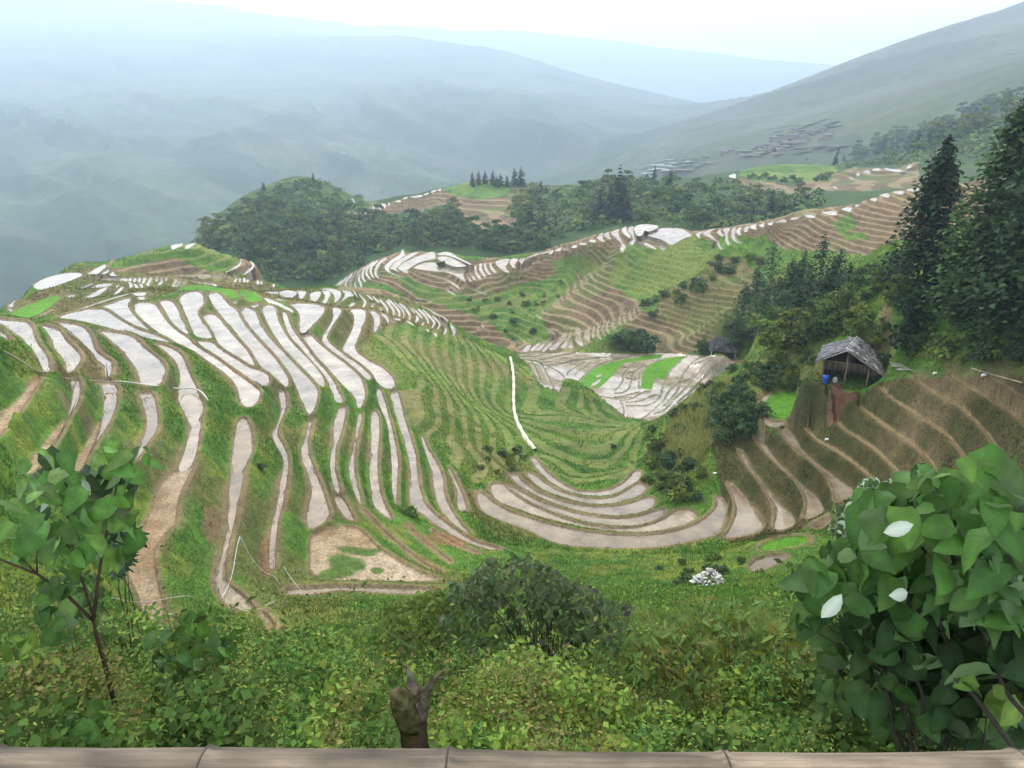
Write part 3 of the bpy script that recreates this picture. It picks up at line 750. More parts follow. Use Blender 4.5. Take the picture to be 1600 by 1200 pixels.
# ridge lines seen against farther ground:  u,v,distance
CRESTS = ["740,423,214 750,420,215 775,412,217 830,398,218 900,372,220 945,357,221 975,350,222 1005,349,222 1035,353,221 1100,363,206 1130,357,205 1200,341,205 1300,323,203 1420,299,200 1450,293,199",
 "0,492,110 20,478,122 60,455,140 90,437,158", "420,438,182 350,408,188 300,380,188 265,382,188",
 "535,335,372 560,330,376 600,317,388 640,304,396 690,295,405 740,283,412", "1130,275,408 1150,270,410", "1320,276,392 1340,269,396 1380,261,400 1420,264,402 1440,256,420"]
# broad groups of nearly level paddies: sliver number -> distance at their upper and lower edge
TILT = {}
# ------------------------------------------------------------------ terrain: one polar height field
def chaikin(P, n, closed=True):
    for _ in range(n):
        if closed:
            Q = np.roll(P, -1, 0)
            P = np.stack([P * .75 + Q * .25, P * .25 + Q * .75], 1).reshape(-1, 2)
        else:
            A, B = P[:-1], P[1:]
            M = np.stack([A * .75 + B * .25, A * .25 + B * .75], 1).reshape(-1, 2)
            P = np.concatenate([P[:1], M[1:-1], P[-1:]])
    return P

def dense(P, step, closed=True):
    out = []
    n = len(P)
    for i in range(n if closed else n - 1):
        a, b = P[i], P[(i + 1) % n]; k = max(1, int(np.linalg.norm(b - a) / step))
        for j in range(k): out.append(a + (b - a) * j / k)
    if not closed: out.append(P[-1])
    return np.array(out)

def stroke(P, w, taper=.45):
    """a line of given width -> outline, slimmer at its ends"""
    P = dense(chaikin(P, 2, False), 2.0, False)
    T = np.gradient(P, axis=0); T /= np.linalg.norm(T, axis=1)[:, None] + 1e-9
    N = np.stack([-T[:, 1], T[:, 0]], 1)
    t = np.linspace(0, 1, len(P)); k = (taper + (1 - taper) * np.sin(pi * np.clip(t, .02, .98)) ** .5)[:, None] * w / 2
    return np.concatenate([P + N * k, (P - N * k)[::-1]])

def lines(txt): return [l.split(';') for l in txt.strip().split('\n')]

ctl = []                                       # azimuth, ln r, drop ratio
def add_px(u, v, z=None, r=None):
    th, d = ray(u, v); r = -z / d if r is None else r
    ctl.append((float(th), math.log(float(r)), float(d)))
for l in CRESTS:
    for a in l.split():
        u, v, r = a.split(','); ctl.append((float(ray(float(u), float(v))[0]), math.log(float(r)), float(ray(float(u), float(v))[1])))
n_cr = len(ctl)
for blk in (SURVEY, MID):
    for it in blk.replace('\n', ';').split(';'):
        f = it.split()
        if len(f) == 3: add_px(float(f[0]), float(f[1]), **({'r': float(f[2][1:])} if f[2][0] == 'r' else {'z': float(f[2])}))
for it in HIDDEN.replace('\n', ';').split(';'):
    f = it.split()
    if len(f) == 3:
        ctl.append((math.atan2(float(f[0]) - 800, FPX * CP), math.log(float(f[1])), -float(f[2]) / float(f[1])))

FLAT = []                                      # kind, z or None, outline in pixels
for c, k, z, t in lines(PADDIES): FLAT.append([k, float(z), chaikin(pxs(c, t), 2)])
for c, k, z, w, t in lines(TREADS): FLAT.append([k, float(z), stroke(pxs(c, t), float(w), .7)])
for k, z, P in FLAT:
    D = dense(P, 9.0)
    for u, v in D: add_px(u, v, z)
NF = len(FLAT)
for c, w, t in lines(SLIVERS):
    P = pxs(c, t); FLAT.append(['w', None, chaikin(P, 1) if w == '0' else stroke(P, float(w) / CROPS[c][2])])
for c, t in lines(BEDS): FLAT.append(['y', None, chaikin(pxs(c, t), 2)])

# thin the control points, solve a multiquadric surface in (azimuth, ln r)
C = np.array(ctl); nkeep = len(C)
keep = []
n_fix = sum(1 for blk in (SURVEY, MID, HIDDEN) for it in blk.replace('\n', ';').split(';') if len(it.split()) == 3) + n_cr
for i, p in enumerate(C):
    lim = .010 if i >= n_fix else .004
    if keep:
        q = C[keep]
        if np.min((q[:, 0] - p[0]) ** 2 + (q[:, 1] - p[1]) ** 2) < lim * lim: continue
    keep.append(i)
C = C[keep]
def kern(a, b): return np.sqrt(((a[:, None, :2] - b[None, :, :2]) ** 2).sum(-1) + .0006)
nC = len(C)
A = np.zeros((nC + 3, nC + 3)); A[:nC, :nC] = -kern(C, C) + np.eye(nC) * -4e-4 * -1
Pm = np.c_[np.ones(nC), C[:, :2]]; A[:nC, nC:] = Pm; A[nC:, :nC] = Pm.T
wts = np.linalg.solve(A, np.r_[C[:, 2], 0, 0, 0])
def base_d(th, s):
    out = np.empty(len(th)); q = np.c_[th, s]
    for i in range(0, len(q), 20000):
        b = q[i:i + 20000]; out[i:i + 20000] = -kern(b, C) @ wts[:nC] + np.c_[np.ones(len(b)), b] @ wts[nC:]
    return out

QUAL = 1.0
NTH = int(1480 * QUAL)
TH = np.linspace(radians(-50), radians(50), NTH)
def seg(a, b, n, end=False): return np.linspace(math.log(a), math.log(b), int(n * QUAL), endpoint=end)
S = np.concatenate([seg(1.2, 25, 230), seg(25, 130, 560), seg(130, 265, 420), seg(265, 520, 230), seg(520, 8600, 240, True)])
NS = len(S); R = np.exp(S)
k4 = 4
cth = np.linspace(0, NTH - 1, NTH // k4).astype(int); cs = np.linspace(0, NS - 1, NS // k4).astype(int)
gth, gs = np.meshgrid(TH[cth], S[cs]); DC = base_d(gth.ravel(), gs.ravel()).reshape(gs.shape)
# bilinear to the full grid
def up(Z):
    fi = np.interp(np.arange(NS), cs, np.arange(len(cs))); i0 = np.clip(fi.astype(int), 0, len(cs) - 2); a = (fi - i0)[:, None]
    Z = Z[i0] * (1 - a) + Z[i0 + 1] * a
    fj = np.interp(np.arange(NTH), cth, np.arange(len(cth))); j0 = np.clip(fj.astype(int), 0, len(cth) - 2); b = (fj - j0)[None]
    return Z[:, j0] * (1 - b) + Z[:, j0 + 1] * b
DZ = up(DC)
Z0 = -DZ * R[:, None]
X = R[:, None] * np.sin(TH)[None]; Y = R[:, None] * np.cos(TH)[None]
RR = np.broadcast_to(R[:, None], X.shape)

# rough relief on the far mountains
q1, q2 = X * .83 + Y * .56, X * .56 - Y * .83           # across and along the spurs that run down to the valley
wq = (fbm(X / 500, Y / 500, 3, 4) - .5) * 1.5
n2 = 1 - np.abs(2 * fbm(q1 / 330 + wq, q2 / 2100, 9, 3) - 1) * 1.7
n3 = 1 - np.abs(2 * fbm(q1 / 110 + wq * 2, q2 / 700, 19, 3) - 1) * 1.7
far = sstep(560, 1500, RR) * (1 - .75 * sstep(.42, .62, np.broadcast_to(TH[None], X.shape) + .45))
Z0 += far * ((n2 - .55) * 115 * sstep(700, 1800, RR) * (1 - .7 * sstep(2100, 2900, RR)) + (n3 - .55) * 30 * (1 - sstep(2200, 2900, RR)))
Z0 += sstep(260, 420, RR) * (1 - sstep(600, 900, RR)) * (fbm(X / 30, Y / 30, 21, 3) - .5) * 2.5

def hit(u, v, Zf, rmin=6.0):
    """where the sight line through a photo point meets the ground"""
    th, d = ray(u, v); j = (float(th) - TH[0]) / (TH[1] - TH[0]); j0 = int(np.clip(math.floor(j), 0, NTH - 2)); b = j - j0
    zc = Zf[:, j0] * (1 - b) + Zf[:, j0 + 1] * b
    f = zc + float(d) * R; k = np.nonzero((f >= 0) & (R > rmin))[0]
    if not len(k): return None
    k = k[0]
    if k == 0: r = R[0]
    else:
        a, c = f[k - 1], f[k]; t = 0 if c == a else np.clip(-a / (c - a), 0, 1); r = R[k - 1] + t * (R[k] - R[k - 1])
    return r * sin(th), r * cos(th), -float(d) * r

def inpoly(px, py, P):
    ins = np.zeros(px.shape, bool); n = len(P)
    for i in range(n):
        x1, y1 = P[i]; x2, y2 = P[(i + 1) % n]
        if y1 == y2: continue
        c = (y1 > py) != (y2 > py)
        ins ^= c & (px < (x2 - x1) * (py - y1) / (y2 - y1) + x1)
    return ins

def segdist(px, py, P, closed=True):
    d = np.full(px.shape, 1e9); n = len(P)
    for i in range(n if closed else n - 1):
        a = P[i]; b = P[(i + 1) % n]; e = b - a; L2 = e @ e + 1e-12
        t = np.clip(((px - a[0]) * e[0] + (py - a[1]) * e[1]) / L2, 0, 1)
        d = np.minimum(d, (px - a[0] - t * e[0]) ** 2 + (py - a[1] - t * e[1]) ** 2)
    return np.sqrt(d)

# region classes painted over the survey
DD0 = -Z0 / RR
VIS = DD0 <= np.minimum.accumulate(DD0, 0) + .006
CR = [np.array([[float(x) for x in a.split(',')] for a in l.split()]) for l in CRESTS]
CR = [c[np.argsort(c[:, 0])] for c in CR]
def crest_r(u, v):
    for c in CR:
        if c[0, 0] - 4 <= u <= c[-1, 0] + 4 and abs(np.interp(u, c[:, 0], c[:, 1]) - v) < 6.5: return float(np.interp(u, c[:, 0], c[:, 2]))
UU, VV = unray(np.broadcast_to(TH[None], X.shape), -Z0 / RR)
GR = dict(br=np.zeros(X.shape, bool), gr=np.zeros(X.shape, bool), ol=np.zeros(X.shape, bool), fl=np.zeros(X.shape, bool), ds=np.zeros(X.shape, bool), lt=np.zeros(X.shape, bool))
STEP = np.zeros(X.shape)
wob = (fbm(X / 9, Y / 9, 31, 3) - .5) * 10
for c, r0, r1, h, t in lines(REGIONS):
    P = pxs('P', t); i0, i1 = np.searchsorted(R, float(r0)), np.searchsorted(R, float(r1))
    sl = slice(i0, i1)
    m = inpoly(UU[sl] + wob[sl], VV[sl] + wob[sl] * .6, P) & VIS[sl]
    for k in GR: GR[k][sl][m] = (k == c)
    if float(h) > 0: STEP[sl][m] = float(h)
# terracing of the slopes
sm = STEP > 0
hh = np.where(sm, STEP, 1.0)
tq = Z0 / hh + (fbm(X / 14, Y / 14, 41, 2) - .5) * .5
fl = np.floor(tq); fr = tq - fl
TREAD = np.where(sm, 1 - sstep(.34, .46, fr) + sstep(.93, 1, fr), 0)
Zq = hh * (fl + np.where(fr < .42, fr * .12, .05 + (fr - .42) / .58 * .95)) - hh * (tq - Z0 / hh)
Z1 = np.where(sm, Zq, Z0)

# --- flat paddies: resolve height, outline in metres
cell = np.maximum(RR * (TH[1] - TH[0]), np.gradient(R)[:, None] * np.ones((1, NTH)))
KN = np.zeros(X.shape, bool); ZK = np.zeros(X.shape); SD = np.full(X.shape, 1e9); INS = np.zeros(X.shape, bool)
BUND = np.zeros(X.shape); KIND = np.zeros(X.shape, np.int8)
BZ = np.full(X.shape, -1e9)
POLY = []
for i, (k, z, P) in enumerate(FLAT):
    rr = None
    if z is None:
        it = P[:, 1].argmin(); hgt = np.ptp(P[:, 1]); rt = crest_r(P[it, 0], P[it, 1])
        if rt is not None: z = -float(ray(*P[it])[1]) * rt * 1.003
        if hgt > 7:                               # a larger group of nearly level paddies leans a little with its hill
            hs = [hit(a_, b_, Z0, 60) for a_, b_ in P]; rh = np.array([math.hypot(h_[0], h_[1]) if h_ else np.nan for h_ in hs])
            med = rt if rt is not None else np.nanmedian(rh)
            if 195 < med < 520:
                bad = ~(np.abs(rh / med - 1) < .10); rh = np.where(bad, med if rt is not None else np.nan, rh); gd = ~np.isnan(rh)
                d_ = ray(P[:, 0], P[:, 1])[1]; zm = float(np.mean(-d_[gd] * rh[gd])); rf = -zm / d_; rh = np.where(gd, rh, rf)
                rr = np.clip(rf + .6 * (rh - rf), med * .9, med * 1.1); z = zm
        elif rt is not None and hgt > 3 and (180 < rt < 240 or rt > 360):
            t = (P[:, 1] - P[it, 1]) / hgt; rr = rt - t * hgt * .5 * rt / 215
    if z is None:
        c = P.mean(0); h = None
        for v in (c[1], P[:, 1].max() * .6 + c[1] * .4, P[:, 1].max()):
            h = hit(c[0], v, Z0, 60)
            if h is not None and h[1] < 520: break
        if h is None or math.hypot(h[0], h[1]) > 560: continue
        z = h[2]
    th, d = ray(P[:, 0], P[:, 1])
    r = -z / d
    if i >= NF:
        rc = np.median(r); r = np.clip(r, rc * .9, rc * 1.1)
        if rr is not None: r = rr
    zv = -d * r if rr is not None else np.full(len(r), z)
    W2 = np.stack([r * np.sin(th), r * np.cos(th)], 1)
    near = i < NF
    mg = 4.0 if near else .05 * r.mean()
    bw = .38 if near else max(.25, .7 * r.mean() * .0012)
    t0, t1 = th.min(), th.max(); rmn, rmx = r.min(), r.max()
    j0, j1 = np.searchsorted(TH, t0 - mg / rmn), np.searchsorted(TH, t1 + mg / rmn)
    i0, i1 = np.searchsorted(R, rmn - mg), np.searchsorted(R, rmx + mg)
    if j1 - j0 < 2 or i1 - i0 < 2: continue
    sl = (slice(i0, i1), slice(j0, j1))
    x, y = X[sl], Y[sl]
    ins = inpoly(x, y, W2); sdv = segdist(x, y, W2); sdv = np.where(ins, -sdv, sdv)
    new = ins & ~INS[sl]
    if rr is not None:                            # plane through the outline
        cf = np.linalg.lstsq(np.c_[W2, np.ones(len(W2))], zv, rcond=None)[0]; z = cf[0] * x + cf[1] * y + cf[2]; zv = np.c_[W2, np.ones(len(W2))] @ cf
    zz = z + 0 * sdv; ZK[sl][new] = (zz - (.02 + .14 * sstep(0, .5, -sdv) if k == 'w' else 0))[new]
    KIND[sl][new] = {'w': 1, 'm': 2, 'y': 3, 't': 4}[k]
    INS[sl][new] = True
    bwl = np.maximum(bw, cell[sl] * 1.05)
    ring = (~ins) & (sdv < bwl) & (Z0[sl] < zz + .45)
    BZ[sl] = np.where(ring, np.maximum(BZ[sl], zz + (.14 if near else .05)), BZ[sl])
    SD[sl] = np.minimum(SD[sl], np.where(sdv < mg, sdv, 1e9))
    if near:
        BUND[sl] = np.maximum(BUND[sl], np.where(ring & (Z0[sl] < z + .12), 1.0, 0) * (1 - sstep(.18, .36, sdv)))
    POLY.append((k, zv, W2, near))
bm_ = (~INS) & (BZ > -1e8)
ZK[bm_] = BZ[bm_]
KN = INS | bm_

# --- the valley floor, divided into paddies by its bunds
i0, i1 = np.searchsorted(R, 105), np.searchsorted(R, 190)
P = pxs(*VALLEY); j0, j1 = np.searchsorted(TH, ray(P[:, 0].min(), 600)[0] - .03), np.searchsorted(TH, ray(P[:, 0].max(), 600)[0] + .03)
sl = (slice(i0, i1), slice(j0, j1))
u, v = UU[sl], VV[sl]
vm = inpoly(u, v, P) & VIS[sl]
bd = np.full(u.shape, 1e9)
for c, t in lines(BUNDS): bd = np.minimum(bd, segdist(u, v * 1.0, chaikin(pxs(c, t), 2, False), False))
bd = np.minimum(bd, segdist(u, v, P) * 1.0 + .3)
isb = vm & (bd < .62)
lab = np.where(vm & ~isb, np.arange(u.size).reshape(u.shape) + 1, 0)
fm = lab > 0
for it in range(900):
    o = lab.copy()
    lab[1:] = np.where(fm[1:], np.maximum(lab[1:], lab[:-1]), 0); lab[:-1] = np.where(fm[:-1], np.maximum(lab[:-1], lab[1:]), 0)
    lab[:, 1:] = np.where(fm[:, 1:], np.maximum(lab[:, 1:], lab[:, :-1]), 0); lab[:, :-1] = np.where(fm[:, :-1], np.maximum(lab[:, :-1], lab[:, 1:]), 0)
    if it % 20 == 0 and (o == lab).all(): break
ids, inv = np.unique(lab, return_inverse=True); inv = inv.reshape(lab.shape)
mz = np.bincount(inv.ravel(), Z0[sl].ravel()) / np.bincount(inv.ravel())
free = fm & ~INS[sl]
ZK[sl][free] = Z0[sl][free]; KN[sl] |= free
KIND[sl][free] = 5
for c, t in VALLEY_GREEN:
    g = inpoly(u, v, pxs(c, t)) & free; KIND[sl][g & (bd > 1.3)] = 3
for c, t in VALLEY_WHITE:
    g = inpoly(u, v, pxs(c, t)) & free; KIND[sl][g] = 5
BUND[sl] = np.maximum(BUND[sl], np.where(isb, 1.0, 0))
VBUND = np.zeros(X.shape, bool); VBUND[sl] = isb

# --- blend the banks: known offsets spread smoothly into the gaps (push-pull)
off = np.where(KN, ZK - Z1, 0.0)
known = KN | (SD > 1e8)
if True:
    wv = known.astype(float)
    def pull(v, w):
        if min(v.shape) <= 4: return v / np.maximum(w, 1e-9)
        a, b = v.shape; pa, pb = a % 2, b % 2
        vv = np.pad(v, ((0, pa), (0, pb))); ww = np.pad(w, ((0, pa), (0, pb)))
        v2 = vv[::2, ::2] + vv[1::2, ::2] + vv[::2, 1::2] + vv[1::2, 1::2]; w2 = ww[::2, ::2] + ww[1::2, ::2] + ww[::2, 1::2] + ww[1::2, 1::2]
        sc = np.where(w2 > 1, 1 / np.maximum(w2, 1e-9), 1); lo = pull(v2 * sc, w2 * sc)
        # smooth upsample
        lo = np.repeat(np.repeat(lo, 2, 0), 2, 1)[:a, :b]
        s = lo.copy(); s[1:-1] = (lo[:-2] + 2 * lo[1:-1] + lo[2:]) / 4; q = s.copy(); q[:, 1:-1] = (s[:, :-2] + 2 * s[:, 1:-1] + s[:, 2:]) / 4
        return np.where(w >= 1, v, v + (1 - w) * q)
    D2 = pull(off * wv, wv)
    for it in range(14):
        s = D2.copy()
        s[1:-1, 1:-1] = (D2[:-2, 1:-1] + D2[2:, 1:-1] + D2[1:-1, :-2] + D2[1:-1, 2:]) / 4
        D2 = np.where(known, D2, s)
ZZ = Z1 + D2
ZZ = np.where(KN, ZK, ZZ)
ZZ[VBUND] = Z0[VBUND] + .16
# small relief of the grassy banks
soft = np.where(KN, 0, sstep(0.05, .9, np.minimum(SD, 5)))
near_amp = .30 * sstep(2, 12, RR) * (1 - sstep(200, 420, RR))
ZZ += soft * ((fbm(X / 1.1, Y / 1.1, 51, 3) - .5) * near_amp + (fbm(X / 4.5, Y / 4.5, 57, 2) - .5) * near_amp * 1.6)

# level the hut's yard
hp0 = hit(1316, 600, ZZ); hd = np.hypot(X - hp0[0] * 1.022, Y - hp0[1] * 1.022)
ZZ = np.where((hd < 4.8) & ~KN, ZZ * sstep(3.3, 4.8, hd) + (hp0[2] - .02) * (1 - sstep(3.3, 4.8, hd)), ZZ)
# --- ground colours (what the ground itself is: grass, soil, mud, leaf litter)
def cmix(a, b, t): return a * (1 - t[..., None]) + np.asarray(b) * t[..., None]
na, nb, nc = fbm(X / 2.2, Y / 2.2, 61, 4), fbm(X / 11, Y / 11, 67, 4), fbm(X / .5, Y / .5, 71, 3)
nd = fbm(X / 60, Y / 60, 73, 4)
alb = np.broadcast_to(np.array([.062, .125, .018]), X.shape + (3,)).copy()
alb = cmix(alb, (.125, .155, .026), sstep(.48, .75, na))
alb = cmix(alb, (.034, .080, .014), sstep(.5, .72, nc) * .6)
alb = cmix(alb, (.045, .080, .02), (1 - sstep(14, 30, RR)) * .8)
alb = cmix(alb, (.125, .100, .040), sstep(.60, .74, nb) * .55 * sstep(20, 40, RR))
# woodland floor on the middle hills, far mountain cover
mid = sstep(225, 262, RR)
alb = cmix(alb, (.030, .055, .020), mid * .85)
alb = np.where(GR['lt'][..., None], cmix(cmix(alb * 0 + np.array([.075, .115, .035]), (.040, .070, .02), sstep(.45, .6, nb)), (.10, .11, .04), sstep(.6, .7, na) * .5), alb)
farc = cmix(np.broadcast_to(np.array([.024, .046, .022]), alb.shape), (.052, .080, .038), sstep(.40, .66, fbm(X / 150, Y / 150, 83, 5)))
farc = farc * (.6 + .8 * fbm(X / 16, Y / 16, 85, 3))[..., None]
farc = cmix(farc, (.13, .11, .075), sstep(.62, .70, fbm(X / 120, Y / 90, 89, 4)) * .3)
tr_ = sstep(.12, .3, np.broadcast_to(TH[None], X.shape)) * (RR < 2400); farc = cmix(farc, (.078, .078, .058), tr_ * (.35 + .5 * sstep(.4, .6, fbm(X / 140, Y / 140, 91, 3))))
pad = sstep(.62, .66, fbm(X / 35, Y / 14, 97, 3)) * sstep(.55, .7, fbm(X / 300, Y / 300, 99, 2)) * .5
farc = cmix(farc, (.3, .32, .30), pad * 0.15)
alb = cmix(alb, 0, 0 * mid) * (1 - sstep(430, 600, RR))[..., None] + farc * sstep(430, 600, RR)[..., None]
for k, c1, c2, c3 in (('br', (.128, .090, .050), (.092, .066, .036), (.075, .095, .028)), ('ol', (.135, .118, .045), (.095, .085, .030), (.07, .10, .022)),
                      ('ds', (.058, .053, .018), (.038, .041, .013), (.038, .062, .014)), ('gr', (.080, .150, .026), (.050, .105, .020), (.13, .16, .035)),
                      ('fl', (.105, .160, .028), (.070, .130, .022), (.150, .150, .048))):
    m = GR[k]; cc = cmix(cmix(np.broadcast_to(np.array(c1), alb.shape), c2, sstep(.40, .62, na)), c3, sstep(.52, .70, nb) * .8 + sstep(.6, .8, nc) * .2)
    if k in ('br', 'ol'): cc = cmix(cc, (.30, .225, .13), TREAD * .42 * (1 if k == 'br' else .5))
    elif k == 'fl': cc = cmix(cc, (.165, .135, .06), TREAD * (.20 + .38 * sstep(.40, .6, nb)))
    elif k == 'gr': cc = cmix(cc, (.14, .14, .045), TREAD * .55)
    alb = np.where(m[..., None], cc, alb)
# bare soil close to the paddies' inner edges, bund tops
soilc = cmix(np.broadcast_to(np.array([.120, .080, .042]), alb.shape), (.175, .13, .075), na)
hug = (1 - sstep(.1, 1.0, np.abs(SD))) * sstep(.50, .64, fbm(X / 7, Y / 7, 101, 3)) * (RR < 150)
alb = cmix(alb, soilc[0, 0], hug * .75)
alb = np.where((BUND > .01)[..., None], alb * (1 - BUND[..., None] * .85) + soilc * (BUND[..., None] * .85) * (.75 + .5 * nc[..., None]), alb)
alb = np.where(VBUND[..., None], np.array([.085, .075, .045]) * (.7 + .6 * nc[..., None]), alb)
wet = np.where(KIND == 1, 1.0, 0.0)
mudc = cmix(cmix(np.broadcast_to(np.array([.26, .20, .120]), alb.shape), (.20, .135, .075), sstep(.4, .7, na)), (.30, .24, .16), sstep(.55, .8, nb))
alb = np.where((KIND == 2)[..., None], mudc, alb)
trc = cmix(np.broadcast_to(np.array([.195, .145, .075]), alb.shape), (.15, .11, .05), sstep(.4, .65, na))
alb = np.where((KIND == 4)[..., None], trc, alb)
sdc = cmix(np.broadcast_to(np.array([.055, .17, .012]), alb.shape), (.085, .19, .018), na)
alb = np.where((KIND == 3)[..., None], sdc, alb)
alb = np.where((KIND == 1)[..., None], np.array([.19, .155, .11]), alb)
wet = np.where(KIND == 5, 1.0, 0.0)
# weedy patch in the bare pond, red earth by the hut
def blotch(u0, v0, ru, rv, c, k=1.0, seed=5):
    global alb
    h = hit(u0, v0, ZZ); 
    if h is None: return
    q = ((UU - u0) / ru) ** 2 + ((VV - v0) / rv) ** 2 + (na - .5) * 1.6
    m = (1 - sstep(.6, 1.1, q)) * k * (np.abs(RR - math.hypot(h[0], h[1])) < 14)
    alb = cmix(alb, c, m)
GREENW = (.06, .10, .022)
for a in ((545, 885, 40, 20), (560, 862, 34, 10), (590, 893, 16, 8), (530, 900, 38, 9)): blotch(*a, GREENW)
blotch(1310, 612, 36, 14, (.115, .055, .034))
blotch(1302, 640, 10, 20, (.14, .085, .05))
blotch(1480, 550, 6, 30, (.17, .11, .055), .6); blotch(1385, 505, 12, 34, (.16, .11, .055), .8)
blotch(1490, 556, 60, 4, (.16, .11, .06), .6)
blotch(340, 1085, 60, 6, (.22, .19, .16), .9); blotch(320, 1103, 70, 5, (.25, .22, .19), .9)
blotch(700, 845, 40, 12, (.17, .09, .045), .7); blotch(690, 815, 22, 9, (.17, .10, .05), .6)
blotch(330, 815, 14, 26, (.17, .10, .06), .7); blotch(415, 870, 12, 30, (.17, .09, .05), .7)
blotch(1140, 566, 40, 5, (.20, .11, .06), .7); blotch(375, 590, 30, 22, (.16, .11, .05), .6)
blotch(395, 1020, 60, 10, (.20, .12, .06), .5); blotch(430, 985, 30, 6, (.20, .12, .06), .6)

gm, nt, N, L, out = nodes("ground cover")
gp = N.new("ShaderNodeBsdfPrincipled"); gp.inputs['Roughness'].default_value = .9; gp.inputs['Specular IOR Level'].default_value = .12
at = N.new("ShaderNodeVertexColor"); at.layer_name = "tint"
ge = N.new("ShaderNodeNewGeometry")
col = at.outputs[0]
for sc, lo, hi in ((7.0, .62, 1.42), (1.3, .78, 1.25), (.09, .8, 1.22)):
    nz = N.new("ShaderNodeTexNoise"); nz.inputs['Scale'].default_value = sc; nz.inputs['Detail'].default_value = 5
    L.new(ge.outputs['Position'], nz.inputs[0])
    mr = N.new("ShaderNodeMapRange"); mr.inputs[1].default_value = .3; mr.inputs[2].default_value = .7; mr.inputs[3].default_value = lo; mr.inputs[4].default_value = hi
    L.new(nz.outputs[0], mr.inputs[0])
    mx = N.new("ShaderNodeMix"); mx.data_type = 'RGBA'; mx.blend_type = 'MULTIPLY'; mx.inputs[0].default_value = 1
    L.new(col, mx.inputs[6]); L.new(mr.outputs[0], mx.inputs[7]); col = mx.outputs[2]
L.new(col, gp.inputs['Base Color'])
nz = N.new("ShaderNodeTexNoise"); nz.inputs['Scale'].default_value = 4; nz.inputs['Detail'].default_value = 6; L.new(ge.outputs['Position'], nz.inputs[0])
bp = N.new("ShaderNodeBump"); bp.inputs['Strength'].default_value = .55; bp.inputs['Distance'].default_value = .12
L.new(nz.outputs[0], bp.inputs['Height']); L.new(bp.outputs[0], gp.inputs['Normal'])
rgbn = N.new('ShaderNodeRGB'); rgbn.outputs[0].default_value = (1.1, 1.08, 1.08, 1); wp = water_nodes(N, L, rgbn.outputs[0])
ms = N.new("ShaderNodeMixShader"); L.new(at.outputs[1], ms.inputs[0]); L.new(gp.outputs[0], ms.inputs[1]); L.new(wp.outputs[0], ms.inputs[2])
L.new(ms.outputs[0], out.inputs[0])

V = np.stack([X, Y, ZZ], -1).reshape(-1, 3)
ii = np.arange(NS * NTH).reshape(NS, NTH)
Q = np.stack([ii[:-1, :-1], ii[1:, :-1], ii[1:, 1:], ii[:-1, 1:]], -1).reshape(-1, 4)[:, ::-1]
terrain = mesh("terrain", V, Q, None, gm, np.concatenate([alb, wet[..., None]], -1).reshape(-1, 4), smooth=True)
tag(terrain, "green and brown terraced mountainside falling into the valley", "terrain", kind="structure")

# water sheets of the traced paddies
wm, nt, N, L, out = nodes("paddy water")
vc = N.new("ShaderNodeVertexColor"); vc.layer_name = "tint"
L.new(water_nodes(N, L, vc.outputs[0]).outputs[0], out.inputs[0])
import bmesh
for k, z, W2, near in POLY:
    if k != 'w': continue
    bm = bmesh.new()
    zf = float(z[0])
    P = dense(W2, .35) if near else W2
    zs = np.full(len(P), zf) if near else z
    n1 = ((fbm(P[:, 0] * 1.3, P[:, 1] * 1.3, 7, 3) - .5) * .3 + (fbm(P[:, 0] * .35, P[:, 1] * .35, 19, 2) - .5) * .5) * (1 if near else 0)
    c0 = P.mean(0)
    T = np.gradient(np.concatenate([P[-1:], P, P[:1]]), axis=0)[1:-1]; T /= np.linalg.norm(T, axis=1)[:, None] + 1e-9
    P = P + np.stack([T[:, 1], -T[:, 0]], 1) * n1[:, None]
    vs = [bm.verts.new((a, b, c)) for (a, b), c in zip(P, zs)]
    f = bm.faces.new(vs)
    bmesh.ops.triangulate(bm, faces=[f])
    for f in bm.faces:
        if f.normal.z < 0: f.normal_flip()
    me = bpy.data.meshes.new("water"); bm.to_mesh(me); bm.free()
    t = .74 + .3 * float(RNG.random()); dry = sstep(88, 46, np.array(math.hypot(*c0))); t *= 1 - .36 * dry
    a = me.color_attributes.new("tint", 'FLOAT_COLOR', 'POINT')
    cc = np.tile(np.array([t * (1.05 + .10 * dry), t * (1.05 - .08 * dry), t * (1.05 - .38 * dry), 1], np.float32), len(me.vertices)); a.data.foreach_set("color", cc)
    me.materials.append(wm)
    o = bpy.data.objects.new("water", me); COL.objects.link(o)
    tag(o, "muddy still water flooding a rice terrace", "water", "flooded rice terraces", kind="structure")
# ------------------------------------------------------------------ vegetation prototypes
leafM = mat_leaf("foliage", rough=.7, trans=.3, spec=.12)
barkM = mat_plain("bark", (.10, .075, .05), .9, .35, 14, .1, tint=True, bump=.5)

def rot_to(n, roll):
    """per-item frames whose third axis is n"""
    n = n / (np.linalg.norm(n, axis=1)[:, None] + 1e-9)
    a = np.where(np.abs(n[:, 2:3]) < .9, np.array([[0, 0, 1.0]]), np.array([[1.0, 0, 0]]))
    u = np.cross(a, n); u /= np.linalg.norm(u, axis=1)[:, None] + 1e-9; v = np.cross(n, u)
    c, s = np.cos(roll)[:, None], np.sin(roll)[:, None]
    return u * c + v * s, v * c - u * s, n

